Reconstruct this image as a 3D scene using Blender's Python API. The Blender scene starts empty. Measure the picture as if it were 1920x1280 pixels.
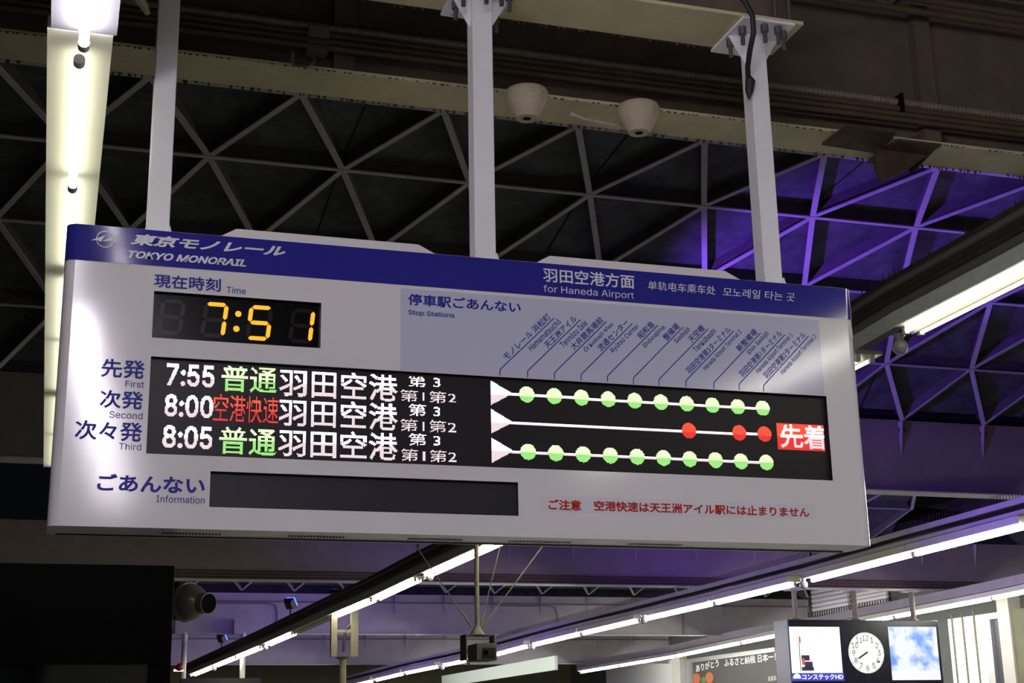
import bpy, bmesh, math, random
from mathutils import Vector, Matrix
random.seed(7)
SC = bpy.context.scene
COL = SC.collection

# ------------------------------------------------------------------ camera
F_PX = 2678.7
YAW, PITCH, ROLL = math.radians(17.8261), math.radians(15.5306), math.radians(-1.0969)
CAM = Vector((-1.6277, -5.0555, 1.6))
FW = Vector((math.sin(YAW) * math.cos(PITCH), math.cos(YAW) * math.cos(PITCH), math.sin(PITCH)))
_r0 = Vector((math.cos(YAW), -math.sin(YAW), 0)); _u0 = _r0.cross(FW)
RI = _r0 * math.cos(ROLL) + _u0 * math.sin(ROLL)
UP = -_r0 * math.sin(ROLL) + _u0 * math.cos(ROLL)
cd = bpy.data.cameras.new('camera'); cam = bpy.data.objects.new('camera', cd); COL.objects.link(cam)
cd.sensor_width = 36.0; cd.lens = F_PX / 1920 * 36.0; cd.clip_end = 300
cam.matrix_world = Matrix(((RI.x, UP.x, -FW.x, CAM.x), (RI.y, UP.y, -FW.y, CAM.y), (RI.z, UP.z, -FW.z, CAM.z), (0, 0, 0, 1)))
SC.camera = cam

# ------------------------------------------------------------------ world, exposure
w = bpy.data.worlds.new('night'); SC.world = w; w.use_nodes = True
w.node_tree.nodes['Background'].inputs[0].default_value = (0.5, 0.55, 0.75, 1)
w.node_tree.nodes['Background'].inputs[1].default_value = 0.004
SC.view_settings.view_transform = 'Standard'; SC.view_settings.look = 'None'
SC.view_settings.exposure = 0.0; SC.view_settings.gamma = 1.0; SC.view_settings.use_curve_mapping = False
SC.cycles.use_denoising = True
SC.cycles.max_bounces = 6
TUBE_E = 28.0            # fluorescent tubes in view
TUBE_NEAR = 28.0         # unseen tubes over the viewer, output raised to brighten the board
FLOOD = 0.55             # scale on the violet floodlights
FLOOD_COL = (0.20, 0.06, 1.0)

# the ramp of the station: everything along the platform drops gently with distance
SLOPE = 0.0188

def ray(px, py):
    return FW + RI * ((px - 960) / F_PX) + UP * ((640 - py) / F_PX)
def at(px, py, x=None, y=None, z=None):
    r = ray(px, py)
    i, v = (0, x) if x is not None else (1, y) if y is not None else (2, z)
    return CAM + r * ((v - CAM[i]) / r[i])
def at_line(px, py, z0):
    r = ray(px, py)
    return CAM + r * ((z0 - SLOPE * CAM.y - CAM.z) / (r.z + SLOPE * r.y))

# ------------------------------------------------------------------ materials
def mat(name, col, rough=0.5, metal=0.0, emit=None, strength=0.0, var=0.0, scale=6.0, col2=None,
        bump=0.0, bscale=120.0, bdist=0.002, spec=0.5, specks=0.0, speck_col=(0.03, 0.02, 0.01), coat=0.0):
    m = bpy.data.materials.new(name); m.use_nodes = True
    nt = m.node_tree; b = nt.nodes['Principled BSDF']
    b.inputs['Base Color'].default_value = (*col, 1); b.inputs['Roughness'].default_value = rough
    b.inputs['Metallic'].default_value = metal; b.inputs['Specular IOR Level'].default_value = spec
    b.inputs['Coat Weight'].default_value = coat
    if emit:
        b.inputs['Emission Color'].default_value = (*emit, 1); b.inputs['Emission Strength'].default_value = strength
    tc = nt.nodes.new('ShaderNodeTexCoord')
    last = None
    if var > 0:
        n = nt.nodes.new('ShaderNodeTexNoise'); n.inputs['Scale'].default_value = scale
        n.inputs['Detail'].default_value = 8; n.inputs['Roughness'].default_value = 0.65
        nt.links.new(tc.outputs['Object'], n.inputs['Vector'])
        r = nt.nodes.new('ShaderNodeValToRGB'); r.color_ramp.elements[0].position = 0.32; r.color_ramp.elements[1].position = 0.68
        c2 = col2 or tuple(c * (1 - var) for c in col)
        r.color_ramp.elements[0].color = (*c2, 1); r.color_ramp.elements[1].color = (*col, 1)
        nt.links.new(n.outputs['Fac'], r.inputs['Fac']); last = r.outputs['Color']
    if specks > 0:
        n2 = nt.nodes.new('ShaderNodeTexNoise'); n2.inputs['Scale'].default_value = 75; n2.inputs['Detail'].default_value = 3
        nt.links.new(tc.outputs['Object'], n2.inputs['Vector'])
        r2 = nt.nodes.new('ShaderNodeValToRGB')
        r2.color_ramp.elements[0].position = 0.73 - specks * 0.06; r2.color_ramp.elements[0].color = (0, 0, 0, 1)
        r2.color_ramp.elements[1].position = 0.77 - specks * 0.06; r2.color_ramp.elements[1].color = (1, 1, 1, 1)
        nt.links.new(n2.outputs['Fac'], r2.inputs['Fac'])
        mx = nt.nodes.new('ShaderNodeMix'); mx.data_type = 'RGBA'
        mx.inputs[6].default_value = (*col, 1); mx.inputs[7].default_value = (*speck_col, 1)
        if last: nt.links.new(last, mx.inputs[6])
        nt.links.new(r2.outputs['Color'], mx.inputs[0]); last = mx.outputs[2]
    if last: nt.links.new(last, b.inputs['Base Color'])
    if bump > 0:
        n3 = nt.nodes.new('ShaderNodeTexNoise'); n3.inputs['Scale'].default_value = bscale; n3.inputs['Detail'].default_value = 2
        nt.links.new(tc.outputs['Object'], n3.inputs['Vector'])
        bp = nt.nodes.new('ShaderNodeBump'); bp.inputs['Strength'].default_value = bump; bp.inputs['Distance'].default_value = bdist
        nt.links.new(n3.outputs['Fac'], bp.inputs['Height']); nt.links.new(bp.outputs['Normal'], b.inputs['Normal'])
    return m

def dot_panel(name, base, dot, pitch):
    """unlit LED matrix: a fine square grid of slightly paler dots"""
    m = mat(name, base, rough=0.4, spec=0.2); nt = m.node_tree; b = nt.nodes['Principled BSDF']
    tc = nt.nodes.new('ShaderNodeTexCoord'); sp = nt.nodes.new('ShaderNodeSeparateXYZ'); nt.links.new(tc.outputs['Object'], sp.inputs[0])
    outs = []
    for k in ('X', 'Z'):
        d = nt.nodes.new('ShaderNodeMath'); d.operation = 'DIVIDE'; d.inputs[1].default_value = pitch; nt.links.new(sp.outputs[k], d.inputs[0])
        f = nt.nodes.new('ShaderNodeMath'); f.operation = 'FRACT'; nt.links.new(d.outputs[0], f.inputs[0])
        s = nt.nodes.new('ShaderNodeMath'); s.operation = 'SUBTRACT'; s.inputs[1].default_value = 0.5; nt.links.new(f.outputs[0], s.inputs[0])
        a = nt.nodes.new('ShaderNodeMath'); a.operation = 'ABSOLUTE'; nt.links.new(s.outputs[0], a.inputs[0]); outs.append(a)
    mxn = nt.nodes.new('ShaderNodeMath'); mxn.operation = 'MAXIMUM'
    nt.links.new(outs[0].outputs[0], mxn.inputs[0]); nt.links.new(outs[1].outputs[0], mxn.inputs[1])
    lt = nt.nodes.new('ShaderNodeMath'); lt.operation = 'LESS_THAN'; lt.inputs[1].default_value = 0.33; nt.links.new(mxn.outputs[0], lt.inputs[0])
    mx = nt.nodes.new('ShaderNodeMix'); mx.data_type = 'RGBA'; mx.inputs[6].default_value = (*base, 1); mx.inputs[7].default_value = (*dot, 1)
    nt.links.new(lt.outputs[0], mx.inputs[0]); nt.links.new(mx.outputs[2], b.inputs['Base Color'])
    return m

M = {}
M['sign_white'] = mat('sign_white', (0.72, 0.70, 0.71), rough=0.1, bump=0.3, bscale=240, bdist=0.00022, spec=0.5)
M['sign_blue'] = mat('sign_blue', (0.028, 0.026, 0.25), rough=0.1, bump=0.2, bscale=200, bdist=0.0002, spec=0.3)
M['sticker'] = mat('sticker', (0.53, 0.545, 0.68), rough=0.1, bump=0.3, bscale=240, bdist=0.00022, spec=0.5)
M['notice'] = mat('notice', (0.66, 0.66, 0.72), rough=0.25, bump=0.2, bscale=260)
M['letter_blue'] = mat('letter_blue', (0.012, 0.02, 0.27), rough=0.4, spec=0.15)
M['letter_white'] = mat('letter_white', (0.74, 0.74, 0.78), rough=0.15, spec=0.3)
M['letter_red'] = mat('letter_red', (0.42, 0.022, 0.012), rough=0.45, spec=0.15)
M['black'] = mat('black', (0.006, 0.006, 0.006), rough=0.35)
M['black_matt'] = mat('black_matt', (0.004, 0.004, 0.004), rough=0.9, spec=0.1)
M['led_off'] = dot_panel('led_off', (0.010, 0.008, 0.010), (0.028, 0.022, 0.026), 0.00352)
M['info_off'] = dot_panel('info_off', (0.014, 0.014, 0.020), (0.036, 0.036, 0.048), 0.00352)
M['clock_glass'] = mat('clock_glass', (0.002, 0.002, 0.002), rough=0.2, spec=0.2)
M['segment_off'] = mat('segment_off', (0.0045, 0.003, 0.0028), rough=0.3, spec=0.2)
M['amber'] = mat('amber', (0.1, 0.04, 0.0), emit=(1.0, 0.42, 0.012), strength=1.25)
M['led_white_hi'] = mat('led_white_hi', (0.1, 0.1, 0.1), emit=(1.0, 0.93, 1.0), strength=2.6)
M['led_white'] = mat('led_white', (0.1, 0.1, 0.1), emit=(1.0, 0.82, 0.86), strength=1.35)
M['led_green_hi'] = mat('led_green_hi', (0.05, 0.1, 0.05), emit=(0.72, 1.0, 0.52), strength=1.9)
M['led_green'] = mat('led_green', (0.05, 0.1, 0.05), emit=(0.42, 1.0, 0.26), strength=1.25)
M['led_red_hi'] = mat('led_red_hi', (0.1, 0.03, 0.03), emit=(1.0, 0.085, 0.035), strength=1.5)
M['led_red'] = mat('led_red', (0.1, 0.03, 0.03), emit=(1.0, 0.03, 0.025), strength=1.25)
M['post'] = mat('post', (0.88, 0.87, 0.90), rough=0.35, var=0.06, scale=14, bump=0.1, bscale=90)
M['bolt'] = mat('bolt', (0.12, 0.12, 0.13), rough=0.5, metal=0.6)
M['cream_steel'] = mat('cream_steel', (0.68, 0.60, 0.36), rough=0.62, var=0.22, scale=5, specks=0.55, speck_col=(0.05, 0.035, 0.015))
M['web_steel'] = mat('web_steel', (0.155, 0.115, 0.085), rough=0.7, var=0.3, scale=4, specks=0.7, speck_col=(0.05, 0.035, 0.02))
M['brown_steel_dim'] = mat('brown_steel_dim', (0.29, 0.235, 0.20), rough=0.65, var=0.2, scale=2.5)  # web colour darkened to carry the dim light on these two girders
M['grey_steel'] = mat('grey_steel', (0.46, 0.42, 0.42), rough=0.6, var=0.16, scale=2.5)
M['flange_pale'] = mat('flange_pale', (0.62, 0.60, 0.54), rough=0.55, var=0.15, scale=6)
M['pipe_brown'] = mat('pipe_brown', (0.13, 0.085, 0.045), rough=0.7, var=0.4, scale=9)
M['pipe_grey'] = mat('pipe_grey', (0.27, 0.23, 0.18), rough=0.7, var=0.3, scale=12)
M['dust'] = mat('dust', (0.06, 0.045, 0.03), rough=1.0)
M['rust'] = mat('rust', (0.10, 0.06, 0.035), rough=0.9, var=0.5, scale=14, specks=0.8)
M['panel'] = mat('panel', (0.10, 0.11, 0.108), rough=0.9, var=0.6, scale=5.0, specks=0.8, speck_col=(0.03, 0.03, 0.03))
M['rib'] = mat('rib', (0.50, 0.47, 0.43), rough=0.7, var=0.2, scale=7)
M['rib_web'] = mat('rib_web', (0.10, 0.09, 0.085), rough=0.8, var=0.3, scale=6)  # darker than the ribs: shade on the web faces is put into the colour
M['seam'] = mat('seam', (0.01, 0.01, 0.01), rough=1.0)
M['reflector'] = mat('reflector', (0.80, 0.79, 0.62), rough=0.45, var=0.05, scale=3)
M['reflector_cool'] = mat('reflector_cool', (0.28, 0.28, 0.30), rough=0.4)
M['body_green'] = mat('body_green', (0.66, 0.72, 0.62), rough=0.6, var=0.2, scale=14, specks=0.5)
M['tube_warm'] = mat('tube_warm', (0.8, 0.8, 0.8), emit=(1.0, 0.97, 0.86), strength=TUBE_E)
M['tube_cool'] = mat('tube_cool', (0.8, 0.8, 0.8), emit=(1.0, 0.92, 1.04), strength=TUBE_NEAR * 7.0)  # out-of-view reflector units only, output raised to light the board
M['tube_white'] = mat('tube_white', (0.8, 0.8, 0.8), emit=(1.0, 0.98, 0.90), strength=TUBE_E * 3.2)
M['tube_left'] = mat('tube_left', (0.8, 0.8, 0.8), emit=(1.0, 0.97, 0.86), strength=7.5)
M['tube_left_cool'] = mat('tube_left_cool', (0.8, 0.8, 0.8), emit=(1.0, 0.93, 1.0), strength=38.0)
M['tube_far'] = mat('tube_far', (0.8, 0.8, 0.8), emit=(1.0, 0.98, 0.92), strength=TUBE_E * 3.4)
M['tube_right'] = mat('tube_right', (0.8, 0.8, 0.8), emit=(1.0, 0.97, 0.86), strength=4.5)
M['tube_near'] = mat('tube_near', (0.8, 0.8, 0.8), emit=(1.0, 0.97, 0.9), strength=TUBE_NEAR)
M['tube_off'] = mat('tube_off', (0.7, 0.75, 0.78), rough=0.3)
M['socket'] = mat('socket', (0.5, 0.5, 0.46), rough=0.5)
M['dome'] = mat('dome', (0.30, 0.30, 0.29), rough=0.25, var=0.3, scale=40)
M['cable'] = mat('cable', (0.055, 0.042, 0.026), rough=0.6, var=0.4, scale=10)
M['cable_black'] = mat('cable_black', (0.012, 0.012, 0.013), rough=0.6)
M['cable_grey'] = mat('cable_grey', (0.13, 0.13, 0.12), rough=0.6)
M['spike'] = mat('spike', (0.05, 0.045, 0.04), rough=0.8)
M['floor'] = mat('floor', (0.22, 0.21, 0.19), rough=0.6, var=0.25, scale=2)
M['olive'] = mat('olive', (0.16, 0.155, 0.09), rough=0.8, var=0.2, scale=1.5)
M['dark_wall'] = mat('dark_wall', (0.08, 0.085, 0.08), rough=0.8)
M['booth'] = mat('booth', (0.004, 0.0045, 0.005), rough=0.7, spec=0.15)
M['booth_glass'] = mat('booth_glass', (0.02, 0.025, 0.025), rough=0.06, spec=0.6)
M['nozzle'] = mat('nozzle', (0.36, 0.36, 0.32), rough=0.3, metal=0.6)
M['mint'] = mat('mint', (0.74, 0.84, 0.76), rough=0.6)
M['white_panel'] = mat('white_panel', (0.85, 0.87, 0.83), rough=0.6)
M['glowing'] = mat('glowing', (0.8, 0.8, 0.8), emit=(0.95, 1.0, 0.97), strength=1.1)  # the white wall panel's brightness is put in as emission
M['alu'] = mat('alu', (0.6, 0.6, 0.58), rough=0.3, metal=0.8)
M['door_dark'] = mat('door_dark', (0.05, 0.055, 0.06), rough=0.4)
M['cream'] = mat('cream', (0.62, 0.60, 0.52), rough=0.6)
M['louver'] = mat('louver', (0.78, 0.74, 0.78), rough=0.6)
M['monitor_case'] = mat('monitor_case', (0.014, 0.014, 0.018), rough=0.35)
M['monitor_side'] = mat('monitor_side', (0.16, 0.16, 0.2), rough=0.4)
M['screen_white'] = mat('screen_white', (0.1, 0.1, 0.1), emit=(0.97, 0.98, 1.0), strength=1.15)
M['screen_blue'] = mat('screen_blue', (0.02, 0.02, 0.1), emit=(0.05, 0.05, 0.48), strength=1.0)
M['screen_grey'] = mat('screen_grey', (0.1, 0.1, 0.1), emit=(0.55, 0.58, 0.62), strength=1.0)
M['screen_dark'] = mat('screen_dark', (0.02, 0.02, 0.02), emit=(0.03, 0.03, 0.05), strength=1.0)
M['screen_redspot'] = mat('screen_redspot', (0.1, 0.02, 0.02), emit=(0.75, 0.10, 0.07), strength=1.0)
M['clock_face'] = mat('clock_face', (0.5, 0.5, 0.45), emit=(0.86, 0.9, 0.78), strength=0.85)
M['clock_num'] = mat('clock_num', (0.02, 0.02, 0.02), rough=0.5)
M['clock_dim'] = mat('clock_dim', (0.06, 0.06, 0.06), rough=0.5)
M['poster'] = mat('poster', (0.05, 0.048, 0.042), rough=0.5)
M['poster_white'] = mat('poster_white', (0.8, 0.8, 0.8), rough=0.5)
M['poster_orange'] = mat('poster_orange', (0.55, 0.14, 0.05), rough=0.5)
M['poster_green'] = mat('poster_green', (0.06, 0.22, 0.04), rough=0.5)
M['cctv'] = mat('cctv', (0.10, 0.095, 0.065), rough=0.7, var=0.35, scale=25)
M['pole_dirty'] = mat('pole_dirty', (0.24, 0.21, 0.14), rough=0.8, var=0.3, scale=20)
M['wire'] = mat('wire', (0.16, 0.145, 0.10), rough=0.8)
M['red_lamp'] = mat('red_lamp', (0.30, 0.01, 0.01), rough=0.3)
M['flood_body'] = mat('flood_body', (0.05, 0.05, 0.06), rough=0.5)
M['flood_lens'] = mat('flood_lens', (0.1, 0.1, 0.3), emit=(0.02, 0.05, 1.0), strength=9.0)
M['cone_cream'] = mat('cone_cream', (0.62, 0.53, 0.38), rough=0.7, var=0.2, scale=16, specks=0.8)

# sky-blue picture on the right-hand screen
def sky_picture():
    m = bpy.data.materials.new('screen_sky'); m.use_nodes = True; nt = m.node_tree; b = nt.nodes['Principled BSDF']
    tc = nt.nodes.new('ShaderNodeTexCoord'); n = nt.nodes.new('ShaderNodeTexNoise'); n.inputs['Scale'].default_value = 2.2; n.inputs['Detail'].default_value = 5
    nt.links.new(tc.outputs['Object'], n.inputs['Vector'])
    r = nt.nodes.new('ShaderNodeValToRGB'); e = r.color_ramp.elements
    e[0].position = 0.36; e[0].color = (0.13, 0.32, 0.85, 1); e[1].position = 0.50; e[1].color = (0.85, 0.93, 1.0, 1)
    nt.links.new(n.outputs['Fac'], r.inputs['Fac']); nt.links.new(r.outputs['Color'], b.inputs['Emission Color'])
    b.inputs['Emission Strength'].default_value = 1.0; b.inputs['Base Color'].default_value = (0.05, 0.05, 0.05, 1)
    return m
M['screen_sky'] = sky_picture()

# ------------------------------------------------------------------ mesh helpers
class MB:
    def __init__(s): s.v = []; s.f = []
    def add(s, vs, fs):
        n = len(s.v); s.v += [Vector(p) for p in vs]; s.f += [tuple(i + n for i in f) for f in fs]
    def box(s, x0, x1, y0, y1, z0, z1):
        s.add([(x0, y0, z0), (x1, y0, z0), (x1, y1, z0), (x0, y1, z0), (x0, y0, z1), (x1, y0, z1), (x1, y1, z1), (x0, y1, z1)],
              [(0, 3, 2, 1), (4, 5, 6, 7), (0, 1, 5, 4), (1, 2, 6, 5), (2, 3, 7, 6), (3, 0, 4, 7)]); return s
    def bar(s, p, q, w, h, up=(0, 0, 1), below=0.0):
        """box section from p to q; w across, h along up, starting at 'below' over the line"""
        p, q = Vector(p), Vector(q); d = (q - p).normalized(); side = d.cross(Vector(up)).normalized(); u = side.cross(d).normalized()
        vs = []
        for e in (p, q):
            for a, b in ((-w / 2, below), (w / 2, below), (w / 2, below + h), (-w / 2, below + h)): vs.append(e + side * a + u * b)
        s.add(vs, [(0, 1, 2, 3), (7, 6, 5, 4), (0, 4, 5, 1), (1, 5, 6, 2), (2, 6, 7, 3), (3, 7, 4, 0)]); return s
    def tube(s, pts, r, n=10, caps=True):
        pts = [Vector(p) for p in pts]; rs = r if isinstance(r, (list, tuple)) else [r] * len(pts)
        base = len(s.v); prev = None
        for i, p in enumerate(pts):
            d = (pts[min(i + 1, len(pts) - 1)] - pts[max(i - 1, 0)]).normalized()
            if prev is None:
                a = d.cross(Vector((0, 0, 1)));
                if a.length < 1e-3: a = d.cross(Vector((1, 0, 0)))
            else: a = prev - d * prev.dot(d)
            a.normalize(); prev = a; b = d.cross(a)
            for k in range(n):
                t = 2 * math.pi * k / n; s.v.append(p + (a * math.cos(t) + b * math.sin(t)) * rs[i])
        for i in range(len(pts) - 1):
            for k in range(n):
                k2 = (k + 1) % n; s.f.append((base + i * n + k, base + i * n + k2, base + (i + 1) * n + k2, base + (i + 1) * n + k))
        if caps:
            s.f.append(tuple(base + k for k in range(n))[::-1]); e = base + (len(pts) - 1) * n; s.f.append(tuple(e + k for k in range(n)))
        return s
    def prism(s, poly, off):
        """closed polygon (3d points) swept by vector off"""
        n = len(poly); off = Vector(off); vs = [Vector(p) for p in poly] + [Vector(p) + off for p in poly]
        s.add(vs, [tuple(range(n))[::-1], tuple(range(n, 2 * n))] + [(i, (i + 1) % n, n + (i + 1) % n, n + i) for i in range(n)]); return s
    def poly(s, pts): s.add(pts, [tuple(range(len(pts)))]); return s
    def ball(s, c, r, nu=14, nv=9, sz=1.0):
        c = Vector(c); base = len(s.v)
        for j in range(nv + 1):
            ph = math.pi * j / nv
            for i in range(nu):
                t = 2 * math.pi * i / nu; s.v.append(c + Vector((r * math.sin(ph) * math.cos(t), r * math.sin(ph) * math.sin(t), -r * sz * math.cos(ph))))
        for j in range(nv):
            for i in range(nu):
                i2 = (i + 1) % nu; s.f.append((base + j * nu + i, base + j * nu + i2, base + (j + 1) * nu + i2, base + (j + 1) * nu + i))
        return s

ORG = {}
def obj(name, mb, m, parent=None, origin=None, smooth=False, bevel=0.0):
    if isinstance(mb, MB): V, Fc = mb.v, mb.f
    else: V, Fc = mb
    if parent is not None: o0 = ORG[parent.name]
    elif origin is not None: o0 = Vector(origin)
    else:
        xs = [p[0] for p in V]; ys = [p[1] for p in V]; zs = [p[2] for p in V]
        o0 = Vector(((min(xs) + max(xs)) / 2, (min(ys) + max(ys)) / 2, min(zs)))
    me = bpy.data.meshes.new(name); me.from_pydata([tuple(Vector(p) - o0) for p in V], [], Fc)
    bm = bmesh.new(); bm.from_mesh(me); bmesh.ops.remove_doubles(bm, verts=bm.verts, dist=1e-6)
    bmesh.ops.recalc_face_normals(bm, faces=bm.faces); bm.to_mesh(me); bm.free()
    me.materials.append(M[m])
    if smooth:
        for p in me.polygons: p.use_smooth = True
    o = bpy.data.objects.new(name, me); COL.objects.link(o); ORG[o.name] = o0
    if parent is not None: o.parent = parent
    else: o.location = o0
    if smooth:
        try:
            md = o.modifiers.new('edge', 'EDGE_SPLIT'); md.split_angle = math.radians(40)
        except Exception: pass
    if bevel > 0:
        b = o.modifiers.new('bevel', 'BEVEL'); b.width = bevel; b.segments = 2; b.limit_method = 'ANGLE'
    return o
def tag(o, label, cat, group=None):
    o['label'] = label; o['category'] = cat
    if group: o['group'] = group
    return o
def thing(name, loc, label, cat, group=None):
    o = bpy.data.objects.new(name, None); COL.objects.link(o); o.location = loc; o.empty_display_size = 0.1
    ORG[o.name] = Vector(loc); return tag(o, label, cat, group)
def struct(name, mb, m): o = obj(name, mb, m); o['kind'] = 'structure'; return o

# ------------------------------------------------------------------ lettering
import os
try:    # the grotesque face that ships inside Blender
    FONT = bpy.data.fonts.load(os.path.join(bpy.utils.system_resource('DATAFILES'), 'fonts', 'Inter.woff2'))
except Exception:
    FONT = None
def glyphs(body, shear=0.0, bold=0.0, spacing=1.0):
    c = bpy.data.curves.new('lettering', 'FONT'); c.body = body
    if FONT and all(ord(ch) < 0x250 for ch in body): c.font = FONT
    c.shear = shear; c.bevel_depth = bold; c.bevel_resolution = 0; c.space_character = spacing
    c.resolution_u = 4
    o = bpy.data.objects.new('lettering', c); COL.objects.link(o); bpy.context.view_layer.update()
    me = bpy.data.meshes.new_from_object(o.evaluated_get(bpy.context.evaluated_depsgraph_get()))
    V = [(v.co.x, v.co.y, v.co.z) for v in me.vertices]; Fc = [tuple(p.vertices) for p in me.polygons if all(me.vertices[i].co.z >= -1e-6 for i in p.vertices)]
    keep = sorted({i for f in Fc for i in f}); ix = {v: k for k, v in enumerate(keep)}   # front half of the fattened letter only
    V = [V[i] for i in keep]; Fc = [tuple(ix[i] for i in f) for f in Fc]; zd = max(bold, 1e-9)
    bpy.data.objects.remove(o); bpy.data.curves.remove(c); bpy.data.meshes.remove(me)
    x0 = min(v[0] for v in V); x1 = max(v[0] for v in V); y0 = min(v[1] for v in V); y1 = max(v[1] for v in V)
    return [((x - x0) / (x1 - x0), (y - y0) / (y1 - y0), z / zd) for x, y, z in V], Fc, (x1 - x0) / (y1 - y0)
def text_quad(body, O, U, V, **k):
    """lettering filling the parallelogram O, O+U, O+V"""
    g, f, _ = glyphs(body, **k)
    N = U.cross(V).normalized() * 0.0002
    return ([O + U * a + V * b + N * c for a, b, c in g], f)

# ================================================================== THE BOARD
ZS = 2.9322                                    # height of the matrix display's top edge
U0, U1, ZT, ZB, DEP, RAD = -1.6634, 1.5121, ZS + 0.4744, ZS - 0.6099, 0.235, 0.035
def S(px, py, y=0.0):
    p = at(px, py, y=0.0); return Vector((p.x, y, p.z))
board = thing('departure_board', (0, DEP / 2, ZB), 'long white electronic departure board with blue header hanging from three posts', 'departure board')
HOLES = {'led': (-1.350, 1.350, ZS - 0.3507, ZS), 'clock': (-1.3508, -0.7451, ZS + 0.069, ZS + 0.2432), 'info': (-1.1265, 0.0108, ZS - 0.5315, ZS - 0.4048)}
def outline(off, cols):
    """plan outline, starting at front left, anticlockwise seen from above reversed"""
    pts = []; r = RAD
    def arc(cx, cy, a0, a1):
        for k in range(7):
            a = math.radians(a0 + (a1 - a0) * k / 6); pts.append((cx + (r + off) * math.cos(a), cy + (r + off) * math.sin(a)))
    arc(U1 - r, r, -90, 0); arc(U1 - r, DEP - r, 0, 90); arc(U0 + r, DEP - r, 90, 180); arc(U0 + r, r, 180, 270)
    return pts + [(c, -off) for c in cols]
h = MB()
us = sorted({U0 + RAD, U1 - RAD} | {v for q in HOLES.values() for v in q[:2]})
zs = sorted({ZB, ZT} | {v for q in HOLES.values() for v in q[2:]})
for i in range(len(us) - 1):
    for j in range(len(zs) - 1):
        uc, zc = (us[i] + us[i + 1]) / 2, (zs[j] + zs[j + 1]) / 2
        if any(a < uc < b and c < zc < d for a, b, c, d in HOLES.values()): continue
        h.add([(us[i], 0, zs[j]), (us[i + 1], 0, zs[j]), (us[i + 1], 0, zs[j + 1]), (us[i], 0, zs[j + 1])], [(0, 1, 2, 3)])
ol = outline(0, us[1:-1]); n28 = 28
for k in range(n28 - 1):
    a, b = ol[k], ol[k + 1]
    h.add([(*a, ZB), (*b, ZB), (*b, ZT), (*a, ZT)], [(0, 1, 2, 3)])
h.add([(*p, ZT) for p in ol], [tuple(range(len(ol)))]); h.add([(*p, ZB) for p in ol], [tuple(range(len(ol)))])
hs = obj('housing', h, 'sign_white', board, smooth=True)
# rear edge trim seen along the underside
t = MB().box(U0 + 0.03, U1 - 0.03, DEP - 0.045, DEP - 0.04, ZB - 0.004, ZB - 0.0005); obj('bottom_seam', t, 'black_matt', board)
# header band
ZBAND = ZS + 0.3205
ZBAND = (S(400, 505.5).z + S(1200, 569.5).z) / 2
bmb = MB(); o2 = outline(0.0012, [])
for k in range(27):
    a, b = o2[k], o2[k + 1]; bmb.add([(*a, ZBAND), (*b, ZBAND), (*b, ZT - 0.001), (*a, ZT - 0.001)], [(0, 1, 2, 3)])
a, b = o2[27], o2[0]; bmb.add([(*a, ZBAND), (*b, ZBAND), (*b, ZT - 0.001), (*a, ZT - 0.001)], [(0, 1, 2, 3)])
band = obj('header_band', bmb, 'sign_blue', board, smooth=True); band['label'] = 'deep blue header band across the top of the board'

def lettering(body, tl, br, m, name='lettering', parent=None, y=-0.0016, label=None, **k):
    a, b = S(*tl), S(*br)
    V, Fc = text_quad(body, Vector((a.x, y, b.z)), Vector((b.x - a.x, 0, 0)), Vector((0, 0, a.z - b.z)), **k)
    o = obj(name, (V, Fc), m, parent or board)
    if label: o['label'] = label
    return o
HB = -0.0026
lettering('東京モノレール', (245, 437), (535, 482), 'letter_white', parent=band, y=HB, shear=0.28, bold=0.036, label='bold slanted white lettering of the line name')
lettering('TOKYO MONORAIL', (241, 469.5), (461.5, 500.5), 'letter_white', parent=band, y=HB, shear=0.28, bold=0.03, label='slanted white capitals under the line name')
lettering('羽田空港方面', (1017.5, 501.5), (1189.5, 542), 'letter_white', parent=band, y=HB, bold=0.014, label='large white destination lettering')
lettering('for Haneda Airport', (1018.5, 534), (1188.5, 563.5), 'letter_white', parent=band, y=HB, label='white English destination lettering')
lettering('单轨电车乘车处', (1213.7, 526), (1341, 553), 'letter_white', parent=band, y=HB, shear=0.12, label='thin white Chinese lettering')
lettering('모노레일 타는 곳', (1354, 538.5), (1490.5, 566), 'letter_white', parent=band, y=HB, shear=0.12, label='thin white Korean lettering')
# round emblem with a lightning arrow
em = MB()
def Z1(X, Y): return S(60 + X / 8, 390 + Y / 8, HB)
c0 = Z1(1102, 467); ru = (Z1(1240, 467) - Z1(962, 467)).length / 2
N = 40
for k in range(N):
    a0, a1 = 2 * math.pi * k / N, 2 * math.pi * (k + 1) / N
    def rr(a): return 0.80 + 0.13 * (0.5 - 0.5 * math.cos(a - math.radians(35)))  # thicker to the lower left, thinner to the upper right
    q = []
    for a, f in ((a0, 1), (a1, 1), (a1, rr(a1)), (a0, rr(a0))): q.append(c0 + Vector((math.cos(a), 0, math.sin(a))) * ru * f)
    em.poly(q)
em.poly([Z1(880, 487) + Vector((0, -.0004, 0)), Z1(1100, 410) + Vector((0, -.0004, 0)), Z1(1040, 492) + Vector((0, -.0004, 0)), Z1(1030, 512) + Vector((0, -.0004, 0)), Z1(985, 482) + Vector((0, -.0004, 0))])
em.poly([Z1(1040, 500) + Vector((0, -.0004, 0)), Z1(1330, 385) + Vector((0, -.0004, 0)), Z1(1268, 534) + Vector((0, -.0004, 0)), Z1(1215, 496) + Vector((0, -.0004, 0))])
obj('emblem', em, 'letter_white', band)['label'] = 'white ring emblem crossed by a lightning arrow'

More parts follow.
